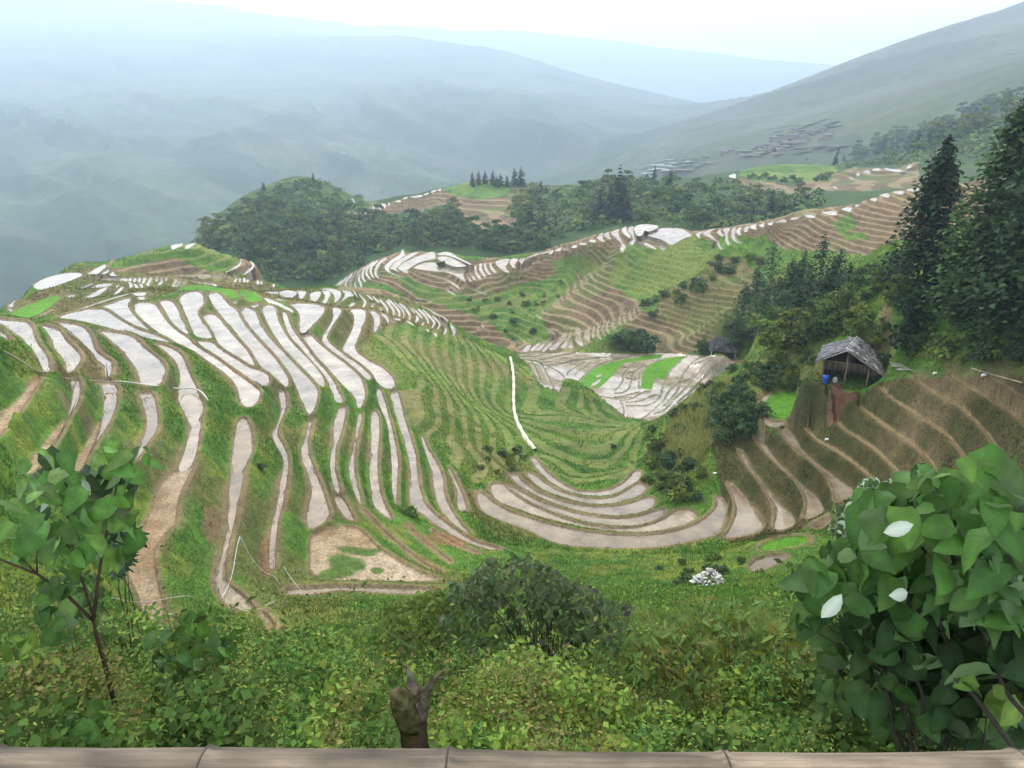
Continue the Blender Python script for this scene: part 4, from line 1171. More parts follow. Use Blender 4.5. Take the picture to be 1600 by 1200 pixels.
def cards(P, n, size, rng, aspect=.6, fold=.18):
    """small pointed leaf-like faces: two triangles folded on the midrib (4 verts, quad kite)"""
    N = len(P); u, v, w = rot_to(n, rng.uniform(0, 2 * pi, N)); s = np.broadcast_to(np.asarray(size, float), (N,))[:, None]
    A = P - v * s * .5; B = P + u * s * aspect * .5 + w * s * fold * .5; Cc = P + v * s * .5; D = P - u * s * aspect * .5 + w * s * fold * .5
    V = np.stack([A, B, Cc, D], 1).reshape(-1, 3); b = np.arange(N)[:, None] * 4
    return V, np.concatenate([b + [[0, 1, 2]], b + [[0, 2, 3]]], 0)

def tints(N, rng, base, var=.25, yellow=.2):
    base = np.asarray(base, float); k = 1 + rng.normal(0, var, N); y = rng.random(N) * yellow
    c = base[None] * np.clip(k, .4, 1.9)[:, None]; c[:, 0] *= 1 + y; c[:, 2] *= 1 - y * .5
    return c

def crown_mb(h, w, rng, base=(.045, .085, .022), nclump=16, per=28, leaf=.55, zlo=.22, squash=.8, top=1.0):
    """broadleaf crown: clumps of leaf faces spread through a lumpy volume with gaps"""
    mb = MB()
    for k in range(nclump):
        t = rng.random(); a = rng.uniform(0, 2 * pi); z = h * (zlo + (top - zlo) * t)
        prof = math.sqrt(max(.08, 1 - (2 * t - .9) ** 2 * .95)); rr = w * .5 * prof * math.sqrt(rng.uniform(.12, 1))
        c = np.array([rr * cos(a), rr * sin(a), z]); cr = w * rng.uniform(.15, .26)
        d = rng.normal(0, 1, (per, 3)); d /= np.linalg.norm(d, axis=1)[:, None]; d[:, 2] = np.abs(d[:, 2]) * .9 - .25
        P = c + d * cr * rng.uniform(.55, 1.05, (per, 1)) * [1, 1, squash]
        V, T = cards(P, d + rng.normal(0, .5, (per, 3)) + [0, 0, .5], leaf * rng.uniform(.6, 1.25, per), rng, .8)
        cl = np.clip(rng.normal(1, .22), .55, 1.6); col = tints(per, rng, np.asarray(base) * cl, .18, .35)
        mb.add(V, None, T, np.repeat(col, 4, 0))
    return mb

def trunk_mb(h, r, rng, limbs=4, lean=.05, spread=.3, col=(1, 1, 1)):
    mb = MB(); n = 6; z = np.linspace(-.4, h, n)
    P = np.c_[np.cumsum(rng.normal(0, lean * h / n, n)), np.cumsum(rng.normal(0, lean * h / n, n)), z]
    mb.tube(P, np.linspace(r, r * .35, n), 7, col)
    for k in range(limbs):
        i = rng.integers(2, n - 1); a = rng.uniform(0, 2 * pi); L = h * spread * rng.uniform(.6, 1.1)
        p0 = P[i]; p1 = p0 + [cos(a) * L * .5, sin(a) * L * .5, L * .4]; p2 = p0 + [cos(a) * L, sin(a) * L, L * .65]
        mb.tube([p0, p1, p2], [r * .4, r * .25, r * .1], 5, col)
    return mb

def conifer_mb(h, w, rng, base=(.018, .038, .020), levels=26, per=7, spray=5, droop=.25, bare=.1, ragged=.25, cap=.62):
    """whorls of drooping branches carrying needle sprays"""
    mb = MB(); Ps, Ns, Ss, Cs = [], [], [], []
    for l in range(levels):
        t = l / (levels - 1.0); z = h * (bare + (1 - bare) * t)
        L0 = w * .5 * (1 - t) ** .75 * (.75 + .25 * sin(min(1, t * 5) * pi / 2)) + .12
        for b in range(per if t < .85 else max(3, per - 3)):
            a = rng.uniform(0, 2 * pi); L = L0 * (1 - ragged + 2 * ragged * rng.random()) ; dr = droop * rng.uniform(.5, 1.4)
            dirv = np.array([cos(a), sin(a), 0]); tone = np.clip(rng.normal(1, .25), .5, 1.7)
            for q in range(spray):
                f = (q + .6 + .5 * rng.random()) / spray
                p = dirv * L * f + np.array([0, 0, z + .25 * L * f - dr * L * f * f * 1.6]) + rng.normal(0, .05 * L + .03, 3)
                Ps.append(p); Ns.append(np.array([dirv[0] * .3, dirv[1] * .3, 1]) + rng.normal(0, .45, 3)); Ss.append(min(L * .34 + .16, cap) * (1.5 if cap > 1 else 1) * rng.uniform(.6, 1.15)); Cs.append(tone)
    Ps, Ns, Ss, Cs = map(np.array, (Ps, Ns, Ss, Cs))
    V, T = cards(Ps, Ns, Ss, rng, .75, .3)
    mb.add(V, None, T, np.repeat(tints(len(Ps), rng, base, .2, .3) * Cs[:, None], 4, 0))
    return mb

def lowtree(name, crown, trunk):
    """crown and trunk in one mesh for trees seen a few pixels tall"""
    V1, Q1, T1, C1 = crown.arrays(); V2, Q2, T2, C2 = trunk.arrays()
    C2 = C2 * [.10, .075, .05, 1]
    T = np.concatenate([T1, T2 + len(V1)]); Q = Q2 + len(V1)
    return mesh(name, np.concatenate([V1, V2]), Q, T, leafM, np.concatenate([C1, C2]), link=False)

def on_ground(u, v, rmin=6, Zf=None):
    return hit(u, v, ZZ if Zf is None else Zf, rmin)

def place(o, p, s=1.0, rz=None, sink=.1):
    o.location = (p[0], p[1], p[2] - sink); o.scale = (s, s, s * float(RNG.uniform(.9, 1.12)))
    o.rotation_euler = (0, 0, float(RNG.uniform(0, 6.28)) if rz is None else rz)

def sample_poly(P, n, rng, rmin, rmax, gap_px=0, ok=None, zz=None):
    """random spots on the ground inside a photo outline, kept apart by gap pixels"""
    P = np.asarray(P, float); pts, out = [], []
    lo, hi = P.min(0), P.max(0); tries = 0
    while len(out) < n and tries < n * 60:
        tries += 1
        q = lo + rng.random(2) * (hi - lo)
        if not inpoly(np.array([q[0]]), np.array([q[1]]), P)[0]: continue
        if gap_px and pts and np.min(np.hypot(*(np.array(pts) - q).T)) < gap_px: continue
        p = hit(q[0], q[1], ZZ)
        if p is None: continue
        r = math.hypot(p[0], p[1])
        if not rmin < r < rmax: continue
        if ok is not None and not ok(p, r): continue
        pts.append(q); out.append((p, r, q))
    return out

def cell_of(p):
    r = math.hypot(p[0], p[1]); th = math.atan2(p[0], p[1])
    return min(np.searchsorted(R, r), NS - 1), min(max(np.searchsorted(TH, th), 0), NTH - 1)
def dry_spot(p, r): 
    i, j = cell_of(p); return not KN[i, j] and not GR['br'][i, j]

vr = np.random.default_rng(23)
# --- far and middle woodland: individual trees (one mesh each at this size)
BASES = [(.066, .130, .036), (.090, .160, .040), (.046, .098, .038), (.125, .180, .044), (.072, .130, .048)]
LOW = [lowtree("broadleaf_tree", crown_mb(6.5, 6.5, vr, BASES[k % 5], 13, 24, 1.05), trunk_mb(3.5, .16, vr, 2)) for k in range(6)]
LOWC = [lowtree("conifer_tree", conifer_mb(11, 4.2 + .7 * k, vr, (.016, .036, .022), 17, 7, 4, .3, .06, .3, 1.6), trunk_mb(9, .16, vr, 0, .01)) for k in range(3)]

def grove(poly, n, rmin, rmax, label, group, smin, smax, gap, protos=None, name="broadleaf_tree", ok=dry_spot, cat="tree"):
    got = sample_poly(pxs('P', poly), n, vr, rmin, rmax, gap, ok)
    for p, r, q in got:
        src = (protos or LOW)[int(vr.integers(len(protos or LOW)))]
        o = src.copy(); o.name = name; COL.objects.link(o); place(o, p, float(vr.uniform(smin, smax)), sink=.4)
        tag(o, label, cat, group)
    return len(got)

n1 = grove("300,395 330,360 390,325 440,320 500,350 560,345 640,350 700,330 740,370 800,375 800,395 700,385 640,385 560,405 620,400 560,430 530,448 450,440 360,400", 130, 270, 430,
      "leafy tree in the dense wood on the hillsides behind the pale domed terraces", "trees of the wood behind the domed terraces", .75, 1.45, 7)
n2 = grove("800,300 870,300 950,290 1060,290 1150,310 1230,310 1290,310 1240,330 1100,352 1000,347 900,368 830,398 760,412 730,392 760,375", 95, 235, 430,
      "leafy tree in the wood on the slope behind the long terraced ridge", "trees of the wood behind the long ridge", .55, 1.15, 7)
n3 = grove("1300,250 1360,225 1450,200 1540,165 1600,150 1600,230 1480,245 1400,250 1330,262", 60, 445, 700,
      "hazy tree on the far hillside above the top terraces at right", "trees on the far right hillside", .9, 1.6, 7)
ROW = [(490, 286, 0.51), (412, 297, 0.41), (738, 290, 0.61), (748, 288, 0.71), (758, 286, 0.54), (770, 288, 0.75), (782, 290, 0.61), (792, 292, 0.54), (804, 290, 0.78), (814, 291, 0.92), (845, 300, 0.58), (853, 302, 0.41),
       (938, 347, 1.43), (953, 345, 1.29), (966, 347, 1.77), (975, 348, 1.36), (1022, 288, 0.78), (1046, 298, 0.78), (1040, 299, 0.54), (1260, 250, 0.31), (1204, 335, 0.82), (1305, 258, 0.61), (1318, 252, 0.61), (1372, 240, 1.02), (1380, 236, 1.16), (1400, 236, 0.75), (1420, 232, 1.22), (1432, 232, 0.95),
       (1450, 230, 0.82), (540, 362, 0.61), (1310, 240, 0.54), (1392, 240, 0.88), (830, 352, 0.88), (850, 360, 0.82), (842, 372, 0.82), (740, 292, 0.41), (776, 292, 0.54)]
nrow = 0
for u, v, s in ROW:
    p = hit(u, v, ZZ, 60)
    if p is None or math.hypot(p[0], p[1]) > 720: continue
    o = LOWC[int(vr.integers(3))].copy(); o.name = "conifer_tree"; COL.objects.link(o); place(o, p, s, sink=.3); nrow += 1
    tag(o, "dark pointed conifer standing on the skyline of the middle hills", "conifer", "conifers on the middle hills")

# --- the rest of the woodland reads as one mass: low leafy clumps filling between the trees
def mass(polys, n, rmin, rmax, name, label, size, bases):
    mb = MB()
    for poly, share in polys:
        for p, r, q in sample_poly(pxs('P', poly), int(n * share), vr, rmin, rmax, 0, dry_spot):
            k = 12; s = size * vr.uniform(.5, 1.3); d = vr.normal(0, 1, (k, 3)); d[:, 2] = np.abs(d[:, 2]); d /= np.linalg.norm(d, axis=1)[:, None]
            P = np.array(p) + d * s * [1.1, 1.1, .9]; V, T = cards(P, d + [0, 0, .4], s * vr.uniform(.6, 1.1, k), vr, .85)
            b = np.array(bases[int(vr.integers(len(bases)))]) * vr.uniform(.7, 1.35); mb.add(V, None, T, np.repeat(tints(k, vr, b, .2, .3), 4, 0))
    o = mb.build(name, leafM); tag(o, label, name.replace('_', ' '), kind="stuff")
mass([("285,405 330,360 400,315 440,285 480,280 560,300 580,330 640,345 740,330 810,330 810,395 700,385 640,380 560,405 520,440 450,440 340,425", .5),
      ("800,300 950,285 1060,290 1150,280 1290,310 1300,330 1100,358 1000,345 900,365 800,395", .35), ("1300,265 1380,225 1480,190 1600,140 1600,240 1440,255", .15)],
     2600, 235, 640, "woodland", "leafy undergrowth covering the wooded hills", 1.7, BASES)
print("VEG far", n1, n2, n3, nrow)

# --- big conifers at the right edge: trunk and crown apart
def conifer(u, v, top_v, w_px, label, base=(.013, .028, .014), rmin=20, lv=60, per=11, spray=8, r=None):
    p = hit(u, v, ZZ, rmin)
    if p is None: return
    rr = math.hypot(p[0], p[1]); ztop = -float(ray(u, top_v)[1]) * rr; h = (ztop - p[2]) * 1.03
    dist = math.hypot(rr, p[2]); w = w_px / FPX * dist * 1.05
    e = empty("conifer_tree", (p[0], p[1], p[2] - .3), float(vr.uniform(0, 6)))
    trunk_mb(h * .93, max(.09, h * .014), vr, 0, .006).build("trunk", barkM, e)
    conifer_mb(h, w, vr, base, lv, per, spray, .28, .06, .42).build("crown", leafM, e)
    tag(e, label, "conifer", "tall conifers on the right slope")
conifer(1440, 455, 213, 102, "tall dark conifer standing alone left of the tall clump at the right edge", (.020, .044, .022))
conifer(1503, 478, 335, 62, "shorter dark conifer between the lone one and the tall clump at right", (.020, .045, .020))
conifer(1540, 482, 150, 150, "tallest green conifer of the clump at the right edge", (.042, .090, .030), lv=72, per=13)
conifer(1604, 490, 112, 160, "broad dark conifer cut by the right edge", (.030, .066, .027), lv=72, per=13)
conifer(1585, 505, 330, 95, "low bushy conifer under the tall clump at the right edge", (.028, .062, .024))
conifer(1520, 500, 380, 66, "small bright conifer at the foot of the tall clump", (.022, .052, .018), lv=26)
MIDC = [(1201, 462, 372, 46), (1232, 470, 400, 50), (1250, 455, 388, 40), (1277, 462, 362, 56), (1305, 455, 388, 44), (1212, 500, 430, 60), (1258, 510, 410, 66), (1290, 505, 400, 60), (1322, 462, 408, 36), (1190, 520, 450, 46), (1240, 535, 440, 54), (1180, 470, 415, 40), (1160, 500, 440, 40)]
for k, (u, v, t, w) in enumerate(MIDC):
    conifer(u, v, t, w, "dark conifer in the grove on the slope behind the wooden hut", (.024, .052, .026), 60, 24, 7, 4)
conifer(1420, 540, 468, 56, "small dense tree with a pale bare trunk above the wooden hut", (.015, .034, .016), 40, 26, 8, 4)
# --- broadleaf trees on the right slope
def bigleaf(u, v, top_v, w_px, label, group, base, n=26, per=44):
    p = hit(u, v, ZZ, 25)
    if p is None: return
    rr = math.hypot(p[0], p[1]); h = max(1.0, -float(ray(u, top_v)[1]) * rr - p[2]); w = w_px / FPX * math.hypot(rr, p[2])
    e = empty("broadleaf_tree", (p[0], p[1], p[2] - .25), float(vr.uniform(0, 6)))
    trunk_mb(h * .6, max(.05, h * .02), vr, 4).build("trunk", barkM, e)
    crown_mb(h, w, vr, base, n, per, max(.28, w * .085), .12).build("crown", leafM, e)
    tag(e, label, "tree", group)
for k, (u, v, t, w, c) in enumerate([(1175, 530, 470, 60, 0), (1205, 545, 480, 62, 1), (1240, 545, 480, 60, 3), (1270, 530, 470, 50, 0), (1300, 520, 455, 46, 1), (1320, 500, 440, 44, 0), (1345, 470, 415, 42, 2), (1375, 460, 408, 40, 1), (1395, 440, 390, 36, 2), (1225, 520, 450, 50, 2), (1150, 545, 490, 44, 2), (1340, 520, 470, 36, 3)]):
    bigleaf(u, v, t, w, "bushy green tree in the grove between the wooden hut and the dark conifers", "broadleaf trees on the right slope", BASES[c])
# ------------------------------------------------------------------ grass and ground cover (uncountable: stuff)
gr = np.random.default_rng(5)
DDz = -ZZ / RR
VISZ = DDz <= np.minimum.accumulate(DDz, 0) + .02
inframe = (np.abs(UU - 800) < 900) & (VV > 60) & (VV < 1260)
def cells(mask, n):
    idx = np.flatnonzero(mask.ravel()); k = gr.choice(idx, n); i, j = k // NTH, k % NTH
    i = np.minimum(i, NS - 2); j = np.minimum(j, NTH - 2); a, b = gr.random(n), gr.random(n)
    f = lambda A: (A[i, j] * (1 - a) + A[i + 1, j] * a) * (1 - b) + (A[i, j + 1] * (1 - a) + A[i + 1, j + 1] * a) * b
    return np.stack([f(X), f(Y), f(ZZ)], 1), i, j

def blades(P, h, w, cols, rng, lean=.45, seg2=False):
    """each tuft point grows one blade: a bent two-face strip"""
    N = len(P); a = rng.uniform(0, 2 * pi, N); d = np.stack([np.cos(a), np.sin(a), 0 * a], 1); s = np.stack([-np.sin(a), np.cos(a), 0 * a], 1)
    h = h[:, None]; ln = rng.uniform(.1, lean, N)[:, None]; w = np.broadcast_to(np.asarray(w, float), (N,))[:, None]
    A = P - s * w / 2; B = P + s * w / 2; M1 = P + [0, 0, 1] * h * .6 + d * h * ln * .4 - s * w * .4; M2 = M1 + s * w * .8; T = P + [0, 0, 1] * h + d * h * ln * 1.3
    V = np.stack([A, B, M1, M2, T], 1).reshape(-1, 3); b = np.arange(N)[:, None] * 5
    return V, b + [[0, 1, 3, 2]], b + [[2, 3, 4]], np.repeat(cols, 5, 0)

grassy = (~KN) & VISZ & inframe & ~GR['br'] & (BUND < .2) & ~((TREAD > .4) & (fbm(X * .9, Y * .9, 151, 2) > .34))
def grass_cols(i, j, n):
    c = alb[i, j] * np.array([1.30, 1.42, 1.2]); c = c * gr.uniform(.55, 1.45, (n, 1))
    y = (gr.random(n) < .12)[:, None]; return np.where(y, c * [1.5, 1.15, .9], c)
V_, Q_, T_, C_, off_ = [], [], [], [], 0
def push(V, Q, T, C):
    global off_
    V_.append(V); Q_.append(Q + off_); T_.append(T + off_); C_.append(np.c_[C, np.ones(len(C))]); off_ += len(V)
for r0, r1, n, hm_, wd in ((24, 60, 130000, .13, .045), (60, 125, 110000, .17, .08), (9, 26, 90000, .2, .022), (4.5, 9, 16000, .11, .010), (125, 230, 30000, .22, .18)):
    P, i, j = cells(grassy & (RR > r0) & (RR < r1), n)
    P = np.repeat(P, 1, 0); h = hm_ * gr.uniform(.5, 1.5, n) * np.clip(.45 + np.minimum(SD[i, j], 2) * .5, .3, 1.25)
    push(*blades(P - [0, 0, .03], h, wd * gr.uniform(.6, 1.5, n), grass_cols(i, j, n), gr, .7))
o = mesh("grass", np.concatenate(V_), np.concatenate(Q_), np.concatenate(T_), leafM, np.concatenate(C_))
tag(o, "green and yellowish grass on the terrace banks", "grass", kind="stuff")

# rice stubble and weeds standing in the nearer paddies
P, i, j = cells((KIND == 1) & VISZ & inframe & (RR < 90) & (SD < 1e8), 5200)
k = fbm(P[:, 0] / 3, P[:, 1] / 3, 121, 3) > .47; P = P[k]; n = len(P)
V, Q, T, Cc = blades(P, gr.uniform(.12, .28, n), .03, tints(n, gr, (.07, .085, .03), .3, .3), gr, .6)
tag(mesh("stubble", V, Q, T, leafM, np.c_[Cc, np.ones(len(Cc))]), "sparse stubble and weeds in the flooded terraces", "stubble", kind="stuff")

# leafy ground cover on the near slope: patches of different weeds, gaps of dark litter, some standing stems
PAL = np.array([[.100, .175, .030], [.050, .115, .022], [.130, .185, .040], [.042, .086, .018], [.075, .140, .024], [.115, .125, .040]])
mb = MB()
for r0, r1, n, s in ((3.1, 5, 52000, .042), (5, 9, 52000, .050), (9, 15, 30000, .07), (15, 27, 30000, .10), (27, 46, 16000, .15)):
    P, i, j = cells((~KN) & VISZ & inframe & (RR > r0) & (RR < r1), n)
    f0 = .9 if r0 < 9 else .45
    cl = fbm(P[:, 0] * f0 * 1.6, P[:, 1] * f0 * 1.6, 131, 3); kind = (fbm(P[:, 0] * f0, P[:, 1] * f0, 139, 2) * 15 + gr.random(n) * 1.2).astype(int) % 6
    keepm = ((cl > .43) | (gr.random(n) < .16) | (RR[i, j] < 3.6)) & ~((RR[i, j] < 3.7) & (np.abs(UU[i, j] - 648) < 42)); P, cl, kind = P[keepm], cl[keepm], kind[keepm]; n = len(P)
    ht = np.clip((cl - .40) * 2.2, .02, .75) * gr.random(n) ** .7 * (.75 if r0 < 5 else 1)
    P = P + np.c_[gr.normal(0, .03, (n, 2)), ht]
    sz = s * np.array([1.0, .7, .5, 1.15, .8, .6])[kind]; asp = np.array([.62, .8, .4, .7, .3, .55])[kind]
    for kk in range(6):
        q = kind == kk
        if not q.any(): continue
        V, T = cards(P[q], gr.normal(0, .6, (q.sum(), 3)) + [0, -.25, .9], sz[q] * gr.uniform(.5, 1.6, q.sum()), gr, asp[q][0])
        c = PAL[kk] * 1.5 * gr.uniform(.45, 1.45, (q.sum(), 1)) * (1 + .22 * np.abs(gr.normal(0, 1, (q.sum(), 1))) * [1, 0, 0]); mb.add(V, None, T, np.repeat(np.clip(c, .005, 1), 4, 0))
P, i, j = cells((~KN) & VISZ & inframe & (RR > 4.2) & (RR < 14), 900)
for p0 in P:                                       # standing weeds: a thin stem with pairs of leaves
    hgt = gr.uniform(.25, .75); ln_ = gr.normal(0, .14, 2); k = int(gr.integers(6, 13)); t = np.linspace(.25, 1, k)
    Pk = p0 + np.c_[ln_[0] * t ** 2 * hgt * 3, ln_[1] * t ** 2 * hgt * 3, t * hgt] + gr.normal(0, .025, (k, 3)); col = PAL[int(gr.integers(6))] * gr.uniform(.7, 1.3)
    V, T = cards(Pk, gr.normal(0, .6, (k, 3)) + [0, 0, .8], gr.uniform(.045, .085) * gr.uniform(.6, 1.2, k), gr, float(gr.uniform(.3, .7))); mb.add(V, None, T, np.repeat(tints(k, gr, col, .2, .4), 4, 0))
    V, Q, T, Cc = blades(p0[None], np.array([hgt]), .008, np.array([[.07, .08, .03]]), gr, .15); mb.add(V, Q, T, Cc)
o = mb.build("ground_cover", leafM); tag(o, "mixed leafy weeds carpeting the near slope", "weeds", kind="stuff")

# ------------------------------------------------------------------ bushes
def bush_mb(w, h, rng, base, n=9, per=46, leaf=.17, aspect=.62):
    mb = MB()
    for k in range(n):
        a = rng.uniform(0, 2 * pi); rr = w * .36 * math.sqrt(rng.random()); c = np.array([rr * cos(a), rr * sin(a), h * rng.uniform(.15, .68)]); cr = w * rng.uniform(.18, .3)
        d = rng.normal(0, 1, (per, 3)); d /= np.linalg.norm(d, axis=1)[:, None]; d[:, 2] = np.abs(d[:, 2]) - .3
        P = c + d * cr * rng.uniform(.5, 1.1, (per, 1)) * [1, 1, .9]; P[:, 2] = np.maximum(P[:, 2], .02)
        V, T = cards(P, d + rng.normal(0, .5, (per, 3)) + [0, 0, .5], leaf * rng.uniform(.6, 1.35, per), rng, aspect)
        mb.add(V, None, T, np.repeat(tints(per, rng, np.asarray(base) * np.clip(rng.normal(1, .25), .5, 1.6), .2, .4), 4, 0))
    return mb
BUSHC = [(.070, .140, .032), (.036, .082, .034), (.115, .180, .036), (.055, .110, .044), (.092, .150, .044)]
BPRO = [bush_mb(2.0, 1.6, gr, BUSHC[k % 5], 9, 48, .26, .7).build("bush", leafM, link=False) for k in range(10)]
def bushes(poly, n, rmin, rmax, label, group, smin, smax, gap, kinds=None, ok=dry_spot):
    for p, r, q in sample_poly(pxs('P', poly), n, gr, rmin, rmax, gap, ok):
        k = int(gr.integers(10)) if kinds is None else int(gr.choice(kinds))
        if math.hypot(p[0] - hp0[0], p[1] - hp0[1]) < 4.4: continue
        o = BPRO[k].copy(); o.name = "bush"; COL.objects.link(o); place(o, p, float(gr.uniform(smin, smax)) * 1.12, sink=.15); tag(o, label, "bush", group)
bushes("1330,490 1400,430 1440,470 1600,500 1600,575 1500,575 1420,580 1380,585 1350,540", 40, 40, 130, "low bush on the slope between the hut and the tall conifers at right", "bushes below the tall conifers", .55, 1.5, 9)
bushes("1190,570 1280,530 1290,600 1260,640 1230,612 1195,640 1165,640 1150,600", 28, 60, 110, "green bush beside the round seedling pond, left of the hut", "bushes around the round seedling pond", .5, 1.2, 7)
bushes("1110,640 1150,600 1185,640 1170,680 1130,700 1100,680", 18, 60, 110, "dark green bush left of the round seedling pond", "dark bushes left of the round pond", .8, 1.5, 7, (1, 6, 3, 8))
bushes("1010,720 1040,690 1100,740 1110,770 1070,790 1020,770 1000,740", 22, 60, 110, "bush at the right end of the crescent paddies", "bushes at the end of the crescent paddies", .6, 1.3, 7)
bushes("1005,690 1040,650 1120,590 1220,545 1270,525 1270,545 1180,590 1110,640 1050,690", 26, 60, 110, "bush on the grassy spur above the crescent paddies", "bushes along the grassy spur", .35, .9, 8)
bushes("1010,705 1090,620 1200,555 1280,535 1285,590 1200,640 1110,690 1060,735", 32, 60, 115, "low leafy bush among the pale reeds of the spur", "bushes among the reeds of the spur", .3, .75, 8, (0, 2, 4, 5, 7, 9))
bushes("955,545 985,515 1030,500 1090,525 1100,550 1040,552", 14, 140, 200, "dark bush at the back edge of the valley floor", "dark bushes behind the valley floor", 1.3, 2.4, 7, (1, 6, 3, 8))
bushes("1090,430 1120,405 1190,395 1195,420 1120,440 1060,480 1010,500 1005,480", 18, 150, 240, "bush along the ridge above the green hollow", "bushes along the ridge of the green hollow", 1.0, 1.9, 8)
bushes("1200,490 1330,440 1400,410 1420,430 1340,500 1280,530 1230,530", 17, 80, 170, "bush in the grove behind the hut", "bushes in the grove behind the hut", 1.0, 2.0, 9)
bushes("690,440 760,455 860,430 900,450 850,520 800,530 760,500", 18, 150, 240, "bush on the green flank below the toothed ridge", "bushes on the green flank below the ridge", .5, 1.1, 10)
bushes("1000,900 1080,870 1230,850 1290,860 1270,900 1150,920 1020,930", 14, 25, 75, "weedy clump on the near bank right of the crescent paddies", "weedy clumps on the near bank", .3, .7, 12)
bushes("730,720 800,690 830,720 795,745 750,750", 10, 60, 120, "leafy clump on the green flank left of the crescents", "leafy clumps on the green flank", .4, .8, 9)
bushes("1160,272 1200,276 1260,280 1310,276 1310,283 1240,287 1170,281", 17, 330, 480, "bush round the foot of the green knob", "bushes round the green knob", 1.0, 1.9, 5)
for u, v, s, k, lab in ((408, 735, .5, 6, "small dark bush between two narrow paddies on the left slope"), (640, 806, .75, 0, "round green bush by the lower ends of the narrow paddies"), (958, 700, .45, 1, "lone dark bush in the middle of the green bowl"), (690, 417, 1.3, 1, "dark round bush in the eye-shaped pond on the dome"),
                        (1208, 735, .01, 1, "")):
    if s < .1: continue
    p = hit(u, v, ZZ); o = BPRO[k].copy(); o.name = "bush"; COL.objects.link(o); place(o, p, s); tag(o, lab, "bush")
# feathery tall grass on the spur
P = []
for p, r, q in sample_poly(pxs('P', "1040,700 1045,660 1090,620 1140,590 1120,640 1110,690 1090,730 1060,735"), 700, gr, 60, 115, 0, dry_spot): P.append(p)
P = np.repeat(np.array(P), 9, 0) + np.c_[gr.normal(0, .25, (len(P) * 9, 2)), np.zeros(len(P) * 9)]
n = len(P); V, Q, T, Cc = blades(P, gr.uniform(.5, 1.2, n), .07, tints(n, gr, (.24, .28, .095), .2, .3), gr, .8)
tag(mesh("reeds", V, Q, T, leafM, np.c_[Cc, np.ones(len(Cc))]), "pale feathery reeds covering the spur", "reeds", kind="stuff")

# ------------------------------------------------------------------ near plants with real leaves
bigleafM = mat_leaf("broad leaf", rough=.55, trans=.22, under=(.10, .165, .065), spec=.2, veins=True)
smallM = mat_leaf("small leaf", rough=.6, trans=.3, spec=.18)
def leaf_shape(kind, ns=8):
    t = np.linspace(0, 1, ns)
    if kind == 'heart': w = .36 * np.where(t < .3, np.sin(pi / 2 * np.clip(t / .3 + .12, 0, 1)) ** .7, np.cos(pi / 2 * (t - .3) / .7) ** .85); w[-1] = 0
    elif kind == 'oval': w = np.sin(pi * t) ** .75 * .27
    else: w = np.sin(pi * t) ** .9 * .13
    w[-1] = 0
    y = t; z = -.32 * t ** 2 + .04
    wave = .02 * np.sin(t * 14)
    V = np.concatenate([np.c_[-w, y - (.10 * (w > .2) * (t < .12) if kind == 'heart' else 0), z + w * .22 + wave], np.c_[0 * w, y, z], np.c_[w, y - (.10 * (w > .2) * (t < .12) if kind == 'heart' else 0), z + w * .22 - wave]])
    Q = []
    for i in range(ns - 1): Q += [[i, ns + i, ns + i + 1, i + 1], [ns + i, 2 * ns + i, 2 * ns + i + 1, ns + i + 1]]
    return V, np.array(Q)
SHAPES = {k: leaf_shape(k, 13 if k == 'heart' else 6) for k in ('heart', 'oval', 'lance')}
def veins(SV):
    ns = len(SV) // 3; f = np.ones(len(SV)); f[ns:2 * ns] = 1.22; f[:ns] = .92; f[2 * ns:] = .92
    return f
def leaf_batch(mb, P, tip, nrm, size, cols, kind):
    SV, SQ = SHAPES[kind]; N = len(P); m = len(SV)
    tip = tip / np.linalg.norm(tip, axis=1)[:, None]; x = np.cross(tip, nrm); x /= np.linalg.norm(x, axis=1)[:, None] + 1e-9; z = np.cross(x, tip)
    bend = np.random.default_rng(N).uniform(.2, 1.9, N)[:, None, None]
    V = P[:, None] + size[:, None, None] * (SV[None, :, 0:1] * x[:, None] + SV[None, :, 1:2] * tip[:, None] + SV[None, :, 2:3] * bend * z[:, None])
    mb.add(V.reshape(-1, 3), (np.arange(N)[:, None, None] * m + SQ[None]).reshape(-1, 4), None, np.concatenate([cols[:, None, :] * veins(SV)[None, :, None], np.broadcast_to((SV[:, 1] - .75 * np.abs(SV[:, 0]) + 1)[None, :, None], (N, m, 1))], 2).reshape(-1, 4))
def at(u, v, r):
    th, d = ray(u, v); r = np.asarray(r, float); return np.stack([r * np.sin(th), r * np.cos(th), -d * r], -1)
def scatter_px(poly, n, rng):
    P = pxs('P', poly); lo, hi = P.min(0), P.max(0); out = []
    while len(out) < n:
        q = lo + rng.random((n * 2, 2)) * (hi - lo); q = q + rng.normal(0, 1, q.shape) * 9 * (rng.random((len(q), 1)) < .35)
        wv_ = q + 42 * np.c_[vnoise(q[:, 0] / 30, q[:, 1] / 30, 5) - .5, vnoise(q[:, 0] / 30, q[:, 1] / 30, 6) - .5]
        out += list(q[inpoly(wv_[:, 0], wv_[:, 1], P) & ((fbm(q[:, 0] / 26, q[:, 1] / 26, 15, 2) > .40) | (rng.random(len(q)) < .22))])
    return np.array(out[:n])
def slant(u, v, r): return math.hypot(1, float(ray(u, v)[1])) * r
